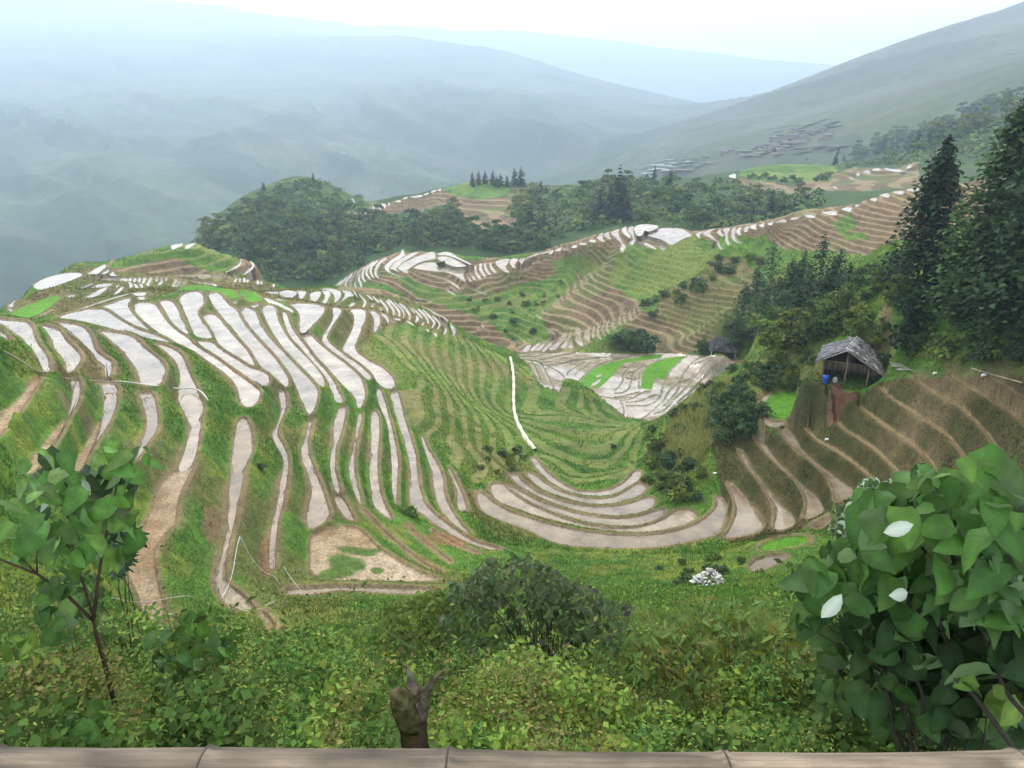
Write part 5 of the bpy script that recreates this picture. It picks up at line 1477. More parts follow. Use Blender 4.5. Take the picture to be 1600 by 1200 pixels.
def leaves_px(mb, uv, r, len_px, base, kind, rng, var=.22, yellow=.3, up=.75, droop=.5, pale=0.0, palecol=(.5, .55, .45)):
    n = len(uv); P = at(uv[:, 0], uv[:, 1], r); dist = np.sqrt((P ** 2).sum(1)); size = len_px / FPX * dist
    a = rng.uniform(0, 2 * pi, n); tip = np.c_[np.cos(a), np.sin(a) * .8 - .25, -droop + rng.normal(0, .3, n)]
    nrm = np.c_[rng.normal(0, .4, n), rng.normal(-.45, .35, n), up + rng.normal(0, .25, n)]
    c = tints(n, rng, base, var, yellow)
    if pale: c = np.where((rng.random(n) < pale)[:, None], np.asarray(palecol) * rng.uniform(.7, 1.2, (n, 1)), c)
    leaf_batch(mb, P - tip * size[:, None] * .35, tip, nrm, size, c, kind)
def plant(name, label, cat, base_uvr, groups, stems, rng, stem_rgb=(.06, .045, .03), leafmat=smallM, group=None, woody=40, base_down=.25):
    """thing > stems, leaves; groups = (outline, n, r0, r1, px0, px1, colour, kind, kwargs)"""
    u0, v0, r0 = base_uvr; b = at(u0, v0, r0); 
    i, j = cell_of(b); b = np.array([b[0], b[1], min(b[2], ZZ[i, j] + .05)]); inv = -b
    e = empty(name, b); lm = MB(); sm_ = MB(); tops = []
    for poly, n, ra, rb, p0, p1, c, kind, kw in groups:
        uv = scatter_px(poly, n, rng); r = rng.uniform(ra, rb, n)
        leaves_px(lm, uv, r, rng.uniform(p0, p1, n), c, kind, rng, **kw); k = rng.choice(n, min(n, max(4, woody // len(groups)))); tops += list(at(uv[k, 0], uv[k, 1], r[k]))
    for P, rad in stems:
        P = np.array([at(*q) for q in P]); P = chaikin(P.astype(float)[:, :2], 0, False) if False else P
        sm_.tube(P, np.linspace(rad, rad * .45, len(P)), 7, stem_rgb)
    for t in tops:
        m = (b * .45 + np.array(t) * .55) + rng.normal(0, .06, 3); m[2] = b[2] + (t[2] - b[2]) * .7
        s0 = np.linalg.norm(np.array(t) - b)
        if not stems or woody > 60: sm_.tube([b + rng.normal(0, .05, 3) - [0, 0, base_down], m, t], [.005 + .0022 * s0, .003 + .0014 * s0, .002], 5, stem_rgb)
    lo = lm.build("leaves", leafmat, e, True); lo.location = inv
    if sm_.V: so = sm_.build("stems", barkW, e, True); so.location = inv
    tag(e, label, cat, group); return e
barkW = mat_plain("stem", (1, 1, 1), .85, .3, 30, .15, tint=True)
pr = np.random.default_rng(77)
DK, MD, LT, YL = (.020, .045, .014), (.040, .095, .016), (.065, .140, .022), (.120, .165, .025)

plant("sapling", "slender sapling with heart-shaped leaves at the left edge of the photo", "sapling", (192, 1180, 4.0),
      [("0,785 40,748 90,722 150,702 195,700 236,735 226,790 215,845 195,880 150,892 100,880 60,862 0,872", 92, 3.75, 4.4, 24, 44, (.060, .150, .026), 'heart', dict(pale=.03, palecol=(.32, .40, .28))),
       ("20,772 90,735 200,735 215,800 190,850 60,850", 34, 4.2, 4.7, 26, 42, (.020, .050, .014), 'heart', {}),
       ("18,930 60,905 130,925 122,985 92,1012 50,990", 20, 3.8, 4.3, 22, 36, (.045, .115, .022), 'heart', {})],
      [([(192, 1190, 4.0), (182, 1110, 4.0), (166, 1045, 4.0), (149, 985, 4.0), (146, 968, 4.0)], .017), ([(146, 968, 4.0), (152, 915, 4.0), (162, 850, 4.0), (178, 785, 4.02), (186, 735, 4.05)], .010),
       ([(146, 970, 4.0), (100, 925, 4.0), (60, 898, 4.0), (0, 874, 4.05), (-40, 860, 4.1)], .009), ([(144, 960, 4.0), (128, 905, 4.1), (112, 870, 4.15), (98, 835, 4.2)], .007), ([(60, 898, 4.0), (30, 870, 4.05), (8, 848, 4.1)], .005), ([(58, 896, 4.0), (57, 870, 4.0), (60, 840, 4.0)], .005)],
      pr, (.055, .035, .022), bigleafM)
plant("sapling", "low leafy sapling right of the slender one, over the tan paddy end", "sapling", (255, 1150, 4.4),
      [("228,985 262,962 300,962 335,975 372,985 370,1010 345,1045 300,1040 285,1000 245,1008", 44, 4.2, 4.8, 20, 34, (.055, .140, .024), 'heart', {}), ("235,1025 270,1018 275,1045 240,1045", 6, 4.3, 4.7, 18, 26, (.03, .08, .016), 'heart', {})],
      [([(248, 1150, 4.4), (252, 1100, 4.4), (262, 1070, 4.4), (300, 1042, 4.45), (320, 1015, 4.5)], .009), ([(195, 1140, 4.4), (222, 1085, 4.4), (252, 1045, 4.45), (262, 1010, 4.5)], .007)], pr, (.05, .04, .022), bigleafM)
plant("shrub", "dark narrow-leaved shrub behind the slender sapling", "shrub", (195, 960, 8.0),
      [("175,800 205,775 222,800 222,850 205,890 175,900 168,850", 330, 7.0, 8.2, 10, 20, (.024, .058, .026), 'lance', {}), ("95,890 150,880 165,930 140,980 100,970", 120, 7.2, 8.4, 9, 16, (.035, .08, .02), 'oval', {})], [], pr, woody=8)
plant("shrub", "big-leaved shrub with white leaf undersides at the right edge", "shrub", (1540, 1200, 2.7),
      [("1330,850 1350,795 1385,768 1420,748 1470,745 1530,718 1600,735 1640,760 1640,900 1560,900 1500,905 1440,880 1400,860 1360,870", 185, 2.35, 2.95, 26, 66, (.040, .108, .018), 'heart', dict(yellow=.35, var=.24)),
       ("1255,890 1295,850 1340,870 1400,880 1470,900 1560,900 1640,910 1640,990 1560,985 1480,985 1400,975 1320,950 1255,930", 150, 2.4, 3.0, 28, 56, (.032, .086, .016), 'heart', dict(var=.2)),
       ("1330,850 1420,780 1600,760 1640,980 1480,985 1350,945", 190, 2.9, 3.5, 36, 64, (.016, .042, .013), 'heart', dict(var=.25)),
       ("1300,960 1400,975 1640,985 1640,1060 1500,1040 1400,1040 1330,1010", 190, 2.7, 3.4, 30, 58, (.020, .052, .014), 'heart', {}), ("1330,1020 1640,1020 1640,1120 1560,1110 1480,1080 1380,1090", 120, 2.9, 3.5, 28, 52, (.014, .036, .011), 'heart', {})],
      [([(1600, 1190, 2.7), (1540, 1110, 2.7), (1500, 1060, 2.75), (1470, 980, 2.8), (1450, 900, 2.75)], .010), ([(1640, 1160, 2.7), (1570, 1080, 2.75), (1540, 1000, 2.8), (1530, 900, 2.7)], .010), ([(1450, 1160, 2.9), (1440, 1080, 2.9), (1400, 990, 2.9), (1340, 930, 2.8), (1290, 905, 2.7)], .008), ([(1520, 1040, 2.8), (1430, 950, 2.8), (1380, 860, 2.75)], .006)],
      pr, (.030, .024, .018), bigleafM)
plant("shrub", "loose leafy shoots trailing below the big-leaved shrub down to the rail", "shrub", (1480, 1205, 3.1),
      [("1240,900 1300,925 1300,985 1250,960", 14, 2.6, 3.0, 30, 52, (.036, .095, .017), 'heart', {}), ("1290,960 1360,990 1420,1060 1400,1150 1330,1110 1290,1040", 46, 2.8, 3.3, 26, 48, (.026, .066, .014), 'heart', {}),
       ("1420,1020 1600,1010 1640,1150 1560,1180 1470,1150", 70, 2.8, 3.3, 26, 52, (.020, .052, .012), 'heart', {}), ("1500,1030 1600,1060 1600,1140 1520,1120", 16, 2.7, 3.0, 26, 44, (.075, .15, .022), 'heart', {})], [], pr, (.03, .025, .018), bigleafM, woody=12)
# the three curled leaves that show their white undersides
wl_ = MB(); uvw = np.array([[1412, 832], [1296, 944], [1408, 930]]); Pw = at(uvw[:, 0], uvw[:, 1], np.array([2.3, 2.32, 2.34]))
leaf_batch(wl_, Pw - np.array([[.06, 0, .0], [.02, 0, .05], [.04, 0, 0]]), np.array([[1, -.1, .35], [.55, -.1, .85], [1, 0, .05]]), np.array([[0, -1, .25], [0, -1, .2], [0, -1, .5]]), np.array([.088, .10, .075]), np.tile([[.38, .43, .34]], (3, 1)), 'oval')
wp_ = wl_.build("leaves", smallM, None, True)
for o_ in [x for x in COL.objects if x.get('label', '').startswith('big-leaved shrub')]: wp_.parent = o_; wp_.location = -o_.location; wp_['label'] = "three curled leaves showing white undersides"
plant("shrub", "bush dotted with pale small leaves left of the big-leaved shrub", "shrub", (1345, 905, 11.5),
      [("1285,830 1300,800 1335,775 1370,748 1402,752 1400,800 1380,850 1330,858 1290,855", 1500, 9.8, 11.6, 7, 14, (.050, .100, .030), 'oval', dict(pale=.38, palecol=(.30, .36, .26)))], [], pr, woody=20)
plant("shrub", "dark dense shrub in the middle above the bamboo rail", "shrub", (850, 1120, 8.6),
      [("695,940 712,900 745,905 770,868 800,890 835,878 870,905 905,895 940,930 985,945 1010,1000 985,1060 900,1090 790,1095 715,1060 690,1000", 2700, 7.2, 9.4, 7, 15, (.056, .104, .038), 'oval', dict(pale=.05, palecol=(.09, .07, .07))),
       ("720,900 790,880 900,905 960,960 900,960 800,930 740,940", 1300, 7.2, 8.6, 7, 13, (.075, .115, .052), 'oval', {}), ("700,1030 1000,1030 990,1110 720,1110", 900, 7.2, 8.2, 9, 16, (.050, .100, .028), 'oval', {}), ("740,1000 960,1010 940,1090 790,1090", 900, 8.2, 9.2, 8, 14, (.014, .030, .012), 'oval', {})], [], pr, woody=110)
plant("shrub", "yellowish fine-leaved bush behind the cut stump", "shrub", (660, 1095, 9.0),
      [("592,1000 620,945 670,925 722,945 738,1000 715,1050 665,1062 615,1045", 2000, 8.2, 9.6, 7, 13, (.092, .155, .030), 'oval', dict(yellow=.3)), ("650,1000 720,1000 700,1060 660,1060", 400, 8.8, 9.6, 7, 12, (.035, .040, .014), 'oval', {})], [], pr, woody=90)
plant("shrub", "bright small-leaved bush low against the rail in the middle", "shrub", (840, 1210, 4.6),
      [("700,1165 700,1075 745,1085 800,1065 870,1085 900,1110 905,1190 700,1190", 620, 4.0, 5.0, 14, 25, (.070, .145, .022), 'oval', dict(yellow=.4)), ("720,1180 760,1090 900,1100 900,1190", 260, 4.6, 5.3, 14, 24, (.030, .065, .014), 'oval', {})], [], pr, woody=70)
plant("shrub", "light green bush right of the cut stump, beside the rail", "shrub", (700, 1210, 4.7),
      [("655,1100 690,1060 740,1060 760,1110 745,1190 660,1190", 420, 4.4, 5.2, 12, 21, (.082, .155, .026), 'oval', dict(yellow=.4))], [], pr, woody=60)
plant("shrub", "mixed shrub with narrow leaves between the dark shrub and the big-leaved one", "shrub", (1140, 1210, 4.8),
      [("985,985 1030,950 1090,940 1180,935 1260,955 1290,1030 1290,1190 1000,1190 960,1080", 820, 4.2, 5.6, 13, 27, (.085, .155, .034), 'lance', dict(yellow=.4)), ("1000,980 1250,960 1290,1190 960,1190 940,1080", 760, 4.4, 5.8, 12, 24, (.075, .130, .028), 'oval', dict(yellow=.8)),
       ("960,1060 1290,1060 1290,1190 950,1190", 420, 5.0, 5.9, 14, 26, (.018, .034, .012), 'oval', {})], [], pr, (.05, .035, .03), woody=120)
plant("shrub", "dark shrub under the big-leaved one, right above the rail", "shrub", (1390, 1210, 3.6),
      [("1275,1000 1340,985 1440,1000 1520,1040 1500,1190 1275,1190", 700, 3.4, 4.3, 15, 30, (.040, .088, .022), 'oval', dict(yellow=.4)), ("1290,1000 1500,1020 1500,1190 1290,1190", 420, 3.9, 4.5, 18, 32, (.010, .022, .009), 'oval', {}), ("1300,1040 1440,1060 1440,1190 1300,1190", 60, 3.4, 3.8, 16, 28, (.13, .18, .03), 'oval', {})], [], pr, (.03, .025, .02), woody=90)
plant("shrub", "yellow-green feathery bush in the bottom right corner", "shrub", (1560, 1200, 6.0),
      [("1455,1060 1520,1045 1600,1080 1640,1100 1640,1190 1470,1190", 900, 5.6, 6.8, 14, 26, (.130, .185, .026), 'lance', dict(yellow=.3))], [], pr, woody=40)
plant("shrub", "yellow-green leafy shrub in the bottom left corner", "shrub", (70, 1210, 4.4),
      [("-30,1020 40,1000 100,1020 150,1060 185,1120 190,1190 -30,1190", 640, 3.8, 5.0, 16, 30, (.080, .160, .028), 'oval', dict(yellow=.45)), ("-30,1080 60,1060 170,1110 190,1190 -30,1190", 300, 4.4, 5.2, 18, 34, (.026, .058, .014), 'oval', {})], [], pr, woody=60)
plant("shrub", "round-leaved seedling at the foot of the slender sapling", "shrub", (160, 1200, 3.7),
      [("95,1125 140,1108 185,1115 190,1165 150,1170 100,1150", 16, 3.4, 3.8, 26, 44, (.060, .135, .024), 'heart', {})], [], pr, leafmat=bigleafM, woody=12)
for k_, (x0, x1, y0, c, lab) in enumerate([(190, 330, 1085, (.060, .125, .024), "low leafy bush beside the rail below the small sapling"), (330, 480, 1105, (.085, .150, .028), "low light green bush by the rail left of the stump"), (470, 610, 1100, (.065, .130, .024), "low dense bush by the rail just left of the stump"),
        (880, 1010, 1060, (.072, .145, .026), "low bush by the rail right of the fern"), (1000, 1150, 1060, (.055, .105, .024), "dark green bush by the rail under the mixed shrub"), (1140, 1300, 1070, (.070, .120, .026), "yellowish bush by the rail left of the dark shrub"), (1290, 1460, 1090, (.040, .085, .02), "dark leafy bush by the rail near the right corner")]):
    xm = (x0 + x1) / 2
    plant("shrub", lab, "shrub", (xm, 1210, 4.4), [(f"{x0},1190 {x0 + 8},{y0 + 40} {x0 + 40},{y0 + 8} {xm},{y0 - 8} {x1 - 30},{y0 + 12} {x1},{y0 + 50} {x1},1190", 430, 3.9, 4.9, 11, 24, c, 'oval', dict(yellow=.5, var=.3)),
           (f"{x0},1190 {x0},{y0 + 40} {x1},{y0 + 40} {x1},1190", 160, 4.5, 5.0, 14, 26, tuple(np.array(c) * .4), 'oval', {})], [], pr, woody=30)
# fern fronds
fm_ = MB()
for k in range(9):
    u0, v0 = 930 + pr.uniform(-30, 30), 1150; a = pr.uniform(-.6, .6); n = 16
    for q in range(n):
        t = q / n; u, v = u0 + a * 60 * t, v0 - 95 * t + 26 * t * t
        for s in (-1, 1):
            P = at(u, v, 4.3 + .25 * t + k * .03); fl_ = .075 * (1 - t) ** .7 + .012
            leaf_batch(fm_, P[None], np.array([[s, -.15, .15 + a * .2]]), np.array([[0, -.6, .8]]), np.array([fl_]), tints(1, pr, (.055, .125, .022), .15, .2), 'lance')
b = at(930, 1190, 4.4); e = empty("fern", b); o = fm_.build("fronds", smallM, e, True); o.location = -b; tag(e, "small green fern low in front of the dark shrub", "fern")
# long grass blades beside the dark shrub
for (poly, r0, r1, n, h0, h1, c, lab) in (("690,1080 720,1060 780,1080 775,1110 700,1110", 7.2, 8.4, 420, .6, 1.2, (.055, .10, .024), "tuft of long grass left of the dark shrub"),
                                          ("1005,1000 1060,980 1130,985 1120,1010 1010,1020", 8.5, 10, 320, .5, 1.0, (.10, .14, .045), "pale long grass right of the dark shrub"),
                                          ("1120,960 1230,930 1260,960 1150,990", 9, 12, 420, .4, .9, (.085, .13, .035), "pale long grass left of the pale-leaved bush")):
    uv = scatter_px(poly, n, pr); P = at(uv[:, 0], uv[:, 1], pr.uniform(r0, r1, n))
    for q in P: q[2] = min(q[2], ZZ[cell_of(q)] + .02)
    V, Q, T, Cc = blades(P, pr.uniform(h0, h1, n), .016, tints(n, pr, np.array(c) * 1.5, .2, .3), pr, .9); b = P.mean(0)
    o = mesh("long_grass", V - b, Q, T, smallM, np.c_[Cc, np.ones(len(Cc))]); o.location = b; tag(o, lab, "grass")
# ------------------------------------------------------------------ huts, rail, stump, pipes, village
woodG = mat_plain("weathered bark roofing", (1, 1, 1), .9, .35, 6, .1, tint=True, bump=.6)
woodP = mat_plain("old timber", (1, 1, 1), .85, .3, 9, .15, tint=True, bump=.3)
blueM = mat_plain("blue plastic", (.02, .10, .45), .35, .08, 5, .5)
orr = np.random.default_rng(99)

def slab(mb, A, B, Cc, D, n, rows, rng, col, thick=.05, jit=.10):
    """roof plane A-B eave, D-C ridge, laid with overlapping ragged strips"""
    A, B, Cc, D = map(np.array, (A, B, Cc, D)); nv = np.cross(B - A, D - A); nv /= np.linalg.norm(nv); nv = nv if nv[2] > 0 else -nv
    for r in range(rows):
        t0, t1 = max(0, r / rows - .06), (r + 1) / rows + .04
        for k in range(n):
            s0, s1 = k / n - .01, (k + 1) / n + .01; dj = rng.normal(0, jit, 2) / np.linalg.norm(D - A)
            q = lambda s, t: (A * (1 - s) + B * s) * (1 - t) + (D * (1 - s) + Cc * s) * t
            lift = nv * (rows - r * 0 + 0) * 0 + nv * (.02 * (r % 2) + rng.uniform(0, .05)); tw = rng.normal(0, .025)
            P = [q(s0, t0 + dj[0] - .02), q(s1, t0 + dj[1] - .02), q(s1, t1), q(s0, t1)]
            top = [P[0] + lift + nv * (thick + .03), P[1] + lift + nv * (thick + .03 + tw), P[2] + lift + nv * thick * .4, P[3] + lift + nv * thick * .4]; bot = [p + lift - nv * .01 for p in P]
            mb.add(np.array(bot + top), [[0, 3, 2, 1], [4, 5, 6, 7], [0, 1, 5, 4], [1, 2, 6, 5], [2, 3, 7, 6], [3, 0, 4, 7]], col=np.array(col) * rng.uniform(.6, 1.35))

p = hit(1316, 600, ZZ); hut = empty("wooden_hut", (p[0], p[1], p[2] - .05), math.atan2(-p[0], p[1]))
def hb_(name, mb, mat): o = mb.build(name, mat, hut); return o
m = MB(); slab(m, (-2.75, -.7, 2.45), (-2.35, 4.3, 2.75), (.75, 4.4, 4.05), (-.05, -.5, 3.95), 16, 5, orr, (.145, .145, .155), .06, .1); hb_("roof", m, woodG)
m = MB(); slab(m, (3.75, -.75, 1.75), (2.85, 4.3, 2.65), (.75, 4.4, 4.1), (-.05, -.5, 4.0), 14, 7, orr, (.25, .245, .24), .07, .22)
for k in range(34):
    s, t = orr.random(), orr.random(); c = np.array([3.6 - 3.5 * t, -.6 + 4.8 * s, 1.95 + 2.0 * t]) + [0, 0, .12]
    m.box(c, (.35 * orr.uniform(.5, 1.2), .14, .02), Matrix.Rotation(.55 + orr.normal(0, .1), 3, 'Y') @ Matrix.Rotation(orr.normal(0, .35), 3, 'Z'), np.array((.33, .32, .31)) * orr.uniform(.5, 1.3))
o = hb_("roof", m, woodG); o['label'] = "ragged pale right half of the roof"
m = MB()
for q in range(18):
    s = q / 17.0; m.box((-2.7 + 2.65 * s, -.66, 2.44 + 1.46 * s), (.13, .18, .03), Matrix.Rotation(-.5, 3, 'Y'), np.array((.30, .28, .26)) * orr.uniform(.6, 1.2))
    m.box((3.7 - 3.65 * s, -.70, 1.74 + 2.16 * s), (.17, .2, .03), Matrix.Rotation(.53, 3, 'Y'), np.array((.32, .31, .29)) * orr.uniform(.5, 1.25))
hb_("barge_board", m, woodP)
for x, y, h in ((-2.1, 0, 2.75), (.15, 0, 3.8), (2.3, 0, 2.45), (-2.1, 3.9, 2.75), (.4, 3.9, 3.9), (2.5, 3.9, 2.75)):
    m = MB(); m.tube([(x, y, -.6), (x + .04, y, h * .5), (x, y, h)], [.11, .10, .09], 8, np.array((.20, .15, .10)) * orr.uniform(.8, 1.2)); hb_("post", m, woodP)
for P in (((-2.4, 0, 2.45), (2.7, 0, 2.3)), ((-2.3, 3.9, 2.6), (2.7, 3.9, 2.55)), ((-2.1, -.3, 2.5), (-2.1, 4.1, 2.6)), ((2.4, -.3, 2.3), (2.5, 4.1, 2.6)), ((-2.2, .05, 1.55), (2.5, .05, 1.5))):
    m = MB(); m.tube(P, .07, 7, (.16, .12, .085)); hb_("beam", m, woodP)
m = MB()
for k in range(24): m.box((-2.1 + 4.7 * (k + .5) / 24, 3.95, 1.15), (.10, .02, 1.6 + .1 * orr.random()), None, np.array((.06, .042, .03)) * orr.uniform(.6, 1.3))
hb_("wall", m, woodP)
for x0, x1, zt_ in ((-2.12, -2.12, 1.35), (2.32, 2.55, 1.2)):
    m = MB()
    for k in range(20): m.box((x0 + (x1 - x0) * (k + .5) / 20, 3.9 * (k + .5) / 20, zt_ - .1), (.02, .10, zt_ + .1 * orr.random()), None, np.array((.06, .042, .03)) * orr.uniform(.6, 1.3))
    hb_("wall", m, woodP)
m = MB()
for k in range(26): m.box((-2.1 + 4.5 * (k + .5) / 26, -.02, 2.0 + orr.uniform(-.15, .0)), (.088, .02, .5), None, np.array((.085, .065, .046)) * orr.uniform(.5, 1.35))
o = hb_("wall", m, woodP); o['label'] = "broken boards hanging under the front eave"
m = MB(); m.box((.1, 1.9, -.38), (2.5, 2.1, .42), None, (.10, .05, .032)); hb_("floor", m, woodP)
hut.scale = (.93, .93, .93)
tag(hut, "open-fronted wooden hut with a ragged grey bark roof above the brown terraces", "hut")
def local(x, y, z): return hut.matrix_basis @ Vector((x, y, z))
hut.matrix_basis = Matrix.Translation(hut.location) @ Matrix.Rotation(hut.rotation_euler.z, 4, 'Z') @ Matrix.Scale(.93, 4)
q = local(-1.65, -.35, .0)
m = MB(); zz_ = np.array([0, .03, .25, .28, .55, .58, .82, .86]); rr_ = np.array([.27, .30, .31, .33, .31, .33, .30, .26]); m.tube(np.c_[0 * zz_, 0 * zz_, zz_], rr_, 18, (1, 1, 1))
o = m.build("barrel", blueM, None, True); o.location = q; tag(o, "blue plastic barrel at the left front post of the wooden hut", "barrel")
q = local(-.75, .3, .0); m = MB(); m.tube([(0, 0, 0), (0, 0, .1), (0, 0, .34), (.03, 0, .52), (.05, 0, .6)], [.2, .27, .26, .16, .06], 12, (.42, .42, .40)); o = m.build("sack", woodP, None, True); o.location = q; tag(o, "pale grey sack standing inside the hut beside the blue barrel", "sack")
# stacked poles right of the hut
for k in range(6):
    b = np.array(hit(1405 + k * 3, 572 + k * 2, ZZ)); m = MB(); m.tube([(-.9, 0, .1), (0, .1, .16 + .02 * k), (.9, -.1, .08)], [.05, .045, .035], 6, np.array((.30, .28, .25)) * orr.uniform(.7, 1.2))
    o = m.build("pole", woodP); o.location = b; o.rotation_euler = (0, 0, -.3 + orr.normal(0, .35)); tag(o, "grey pole in the small heap right of the wooden hut", "pole", "poles heaped right of the hut")

p = hit(1126, 553, ZZ, 100); e = empty("shed", (p[0], p[1], p[2] - .1), math.atan2(-p[0], p[1]) + .25)
m = MB(); slab(m, (-2.6, -2.0, 1.3), (2.8, -2.2, 1.0), (1.4, .2, 3.3), (-1.3, .2, 3.5), 12, 5, orr, (.10, .095, .098), .06, .06); slab(m, (2.8, 2.2, 1.1), (-2.6, 2.0, 1.3), (-1.3, .2, 3.5), (1.4, .2, 3.3), 12, 5, orr, (.09, .088, .09), .06, .06)
slab(m, (2.8, -2.2, 1.0), (2.8, 2.2, 1.1), (1.4, .3, 3.3), (1.4, .1, 3.3), 7, 5, orr, (.085, .08, .085)); slab(m, (-2.6, 2.0, 1.3), (-2.6, -2.0, 1.3), (-1.3, .1, 3.5), (-1.3, .3, 3.5), 7, 5, orr, (.10, .098, .10)); m.build("roof", woodG, e)
m = MB()
for (x, y, hx, hy) in ((0, -1.6, 2.2, .06), (0, 1.6, 2.2, .06), (-2.2, 0, .06, 1.66), (2.2, 0, .06, 1.66)): m.box((x, y, .5), (hx, hy, .85), None, (.06, .045, .035))
m.build("wall", woodP, e)
for x in (-2.3, 2.4): mm = MB(); mm.tube([(x, -1.9, -.3), (x, -1.9, 1.2)], .08, 7, (.5, .48, .44)); mm.build("post", woodP, e)
tag(e, "small shed with a steep dark grey hipped roof on the edge of the valley floor", "shed")

# bamboo rail
bamM, nt, N, L, out = nodes("weathered bamboo")
bp_ = N.new("ShaderNodeBsdfPrincipled"); L.new(bp_.outputs[0], out.inputs[0]); bp_.inputs['Roughness'].default_value = .6; bp_.inputs['Specular IOR Level'].default_value = .25
vc = N.new("ShaderNodeVertexColor"); vc.layer_name = "tint"; cur = vc.outputs[0]; tc = N.new("ShaderNodeTexCoord")
for scl, sx, sy, lo, hi, rgb in ((1.0, 2.5, 130, .62, 1.35, 1), (1.0, 5, 9, .55, 1.4, 1), (1.0, 14, 60, .8, 1.2, 1)):
    mp = N.new("ShaderNodeMapping"); mp.inputs['Scale'].default_value = (sx, sy, sy); L.new(tc.outputs['Object'], mp.inputs[0])
    nz = N.new("ShaderNodeTexNoise"); nz.inputs['Scale'].default_value = scl; nz.inputs['Detail'].default_value = 7; nz.inputs['Roughness'].default_value = .65; L.new(mp.outputs[0], nz.inputs[0])
    mr = N.new("ShaderNodeMapRange"); mr.inputs[1].default_value = .32; mr.inputs[2].default_value = .68; mr.inputs[3].default_value = lo; mr.inputs[4].default_value = hi; L.new(nz.outputs[0], mr.inputs[0])
    mx = N.new("ShaderNodeMix"); mx.data_type = 'RGBA'; mx.blend_type = 'MULTIPLY'; mx.inputs[0].default_value = 1; L.new(cur, mx.inputs[6]); L.new(mr.outputs[0], mx.inputs[7]); cur = mx.outputs[2]
L.new(cur, bp_.inputs['Base Color'])
bb = N.new("ShaderNodeBump"); bb.inputs['Strength'].default_value = .25; bb.inputs['Distance'].default_value = .002; L.new(nz.outputs[0], bb.inputs['Height']); L.new(bb.outputs[0], bp_.inputs['Normal'])
rail = empty("bamboo_rail", (0, .74, -.8045)); nodes_u = [-330, 55, 360, 708, 1105, 1528, 1900]
def railpt(u): 
    t = (u - 800) / FPX * 1.06; return np.array([t, .004 * math.sin(u * .004), -.0005 * abs(u - 800) * 0 + (.004 if u < 300 else 0) * (300 - u) / 300])
m = MB(); us = []
for a, b in zip(nodes_u[:-1], nodes_u[1:]): us += [a + (b - a) * t for t in (0, .012, .03, .10, .3, .5, .7, .9, .97, .988)]
us.append(nodes_u[-1]); P = np.array([railpt(u) for u in us]); rad = []
for u in us:
    d = min(abs(u - k) for k in nodes_u); rad.append(.0470 + (  .0025 if d < 2 else .0015 if d < 8 else 0) - .0015 * min(1, d / 150))
cols = []
m.tube(P, np.array(rad), 40, (.128, .100, .068)); V_r = m.V[0]; Cc = m.C[0]
uu_ = V_r[:, 0] / 1.06 * FPX + 800; dn = np.min(np.abs(uu_[:, None] - np.array(nodes_u)[None]), 1); ang = np.arctan2(V_r[:, 2], V_r[:, 1])
k = fbm(uu_ / 60, ang * 3, 3, 4); f = 1 + 1.5 * (k - .5); Cc[:, :3] *= f[:, None]; Cc[:, :3] *= (1 - .55 * sstep(.56, .68, fbm(uu_ / 45, ang * 1.3, 13, 3)))[:, None]
lab_ = np.searchsorted(nodes_u, uu_); Cc[:, :3] *= np.array([1, .78, .80, .95, .90, 1.10, 1.15, 1])[lab_][:, None]
m.build("culm", bamM, rail, True)
for u in nodes_u[1:-1]:
    mm = MB(); c = railpt(u); mm.tube([c + [-.003, 0, 0], c + [-.001, 0, 0], c + [.001, 0, 0], c + [.003, 0, 0]], [.046, .0505, .0498, .046], 40, (.045, .034, .025), False); mm.build("node_ring", bamM, rail, True)
for x in (-1.05, 1.05):
    mm = MB(); mm.tube([(x, .02, -.9), (x, .02, -.3), (x, .02, -.04)], [.04, .04, .038], 20, (.33, .30, .25)); mm.build("post", bamM, rail, True)
tag(rail, "weathered grey bamboo pole rail across the bottom of the photo", "railing")

def chaikin3(P, n):
    for _ in range(n):
        A, B = P[:-1], P[1:]; M = np.stack([A * .75 + B * .25, A * .25 + B * .75], 1).reshape(-1, 3); P = np.concatenate([P[:1], M[1:-1], P[-1:]])
    return P
# cut stump
stM = mat_plain("mossy bark", (1, 1, 1), .95, .45, 26, .08, tint=True, bump=.9)
b = at(648, 1215, 3.3); e = empty("tree_stump", b); rel = lambda u, v, r=3.3: at(u, v, r) - b
def gnarl(parts, amp, seed):
    m = MB()
    for P, rad, seg, col in parts:
        P = chaikin3(np.array(P), 3); rr_ = np.interp(np.linspace(0, 1, len(P)), np.linspace(0, 1, len(rad)), rad); m.tube(P, rr_, seg, col)
    for k_ in range(len(m.V)):
        w_ = m.V[k_]; n_ = (fbm(w_[:, 0] * 55 + w_[:, 2] * 9, w_[:, 1] * 55 + w_[:, 2] * 14, seed, 3) - .5)[:, None]; d_ = w_ - w_.mean(0); d_[:, 2] *= .3; d_ /= np.linalg.norm(d_, axis=1)[:, None] + 1e-6
        m.V[k_] = w_ + d_ * n_ * amp; m.C[k_][:, :3] *= (.45 + 1.3 * fbm(w_[:, 0] * 30, w_[:, 2] * 26 + w_[:, 1] * 20, seed + 3, 3))[:, None]
        g_ = sstep(.52, .62, fbm(w_[:, 0] * 12, w_[:, 2] * 12, seed + 5, 2))[:, None]; m.C[k_][:, :3] = m.C[k_][:, :3] * (1 - .35 * g_) + np.array([.05, .062, .018]) * .35 * g_
    return m
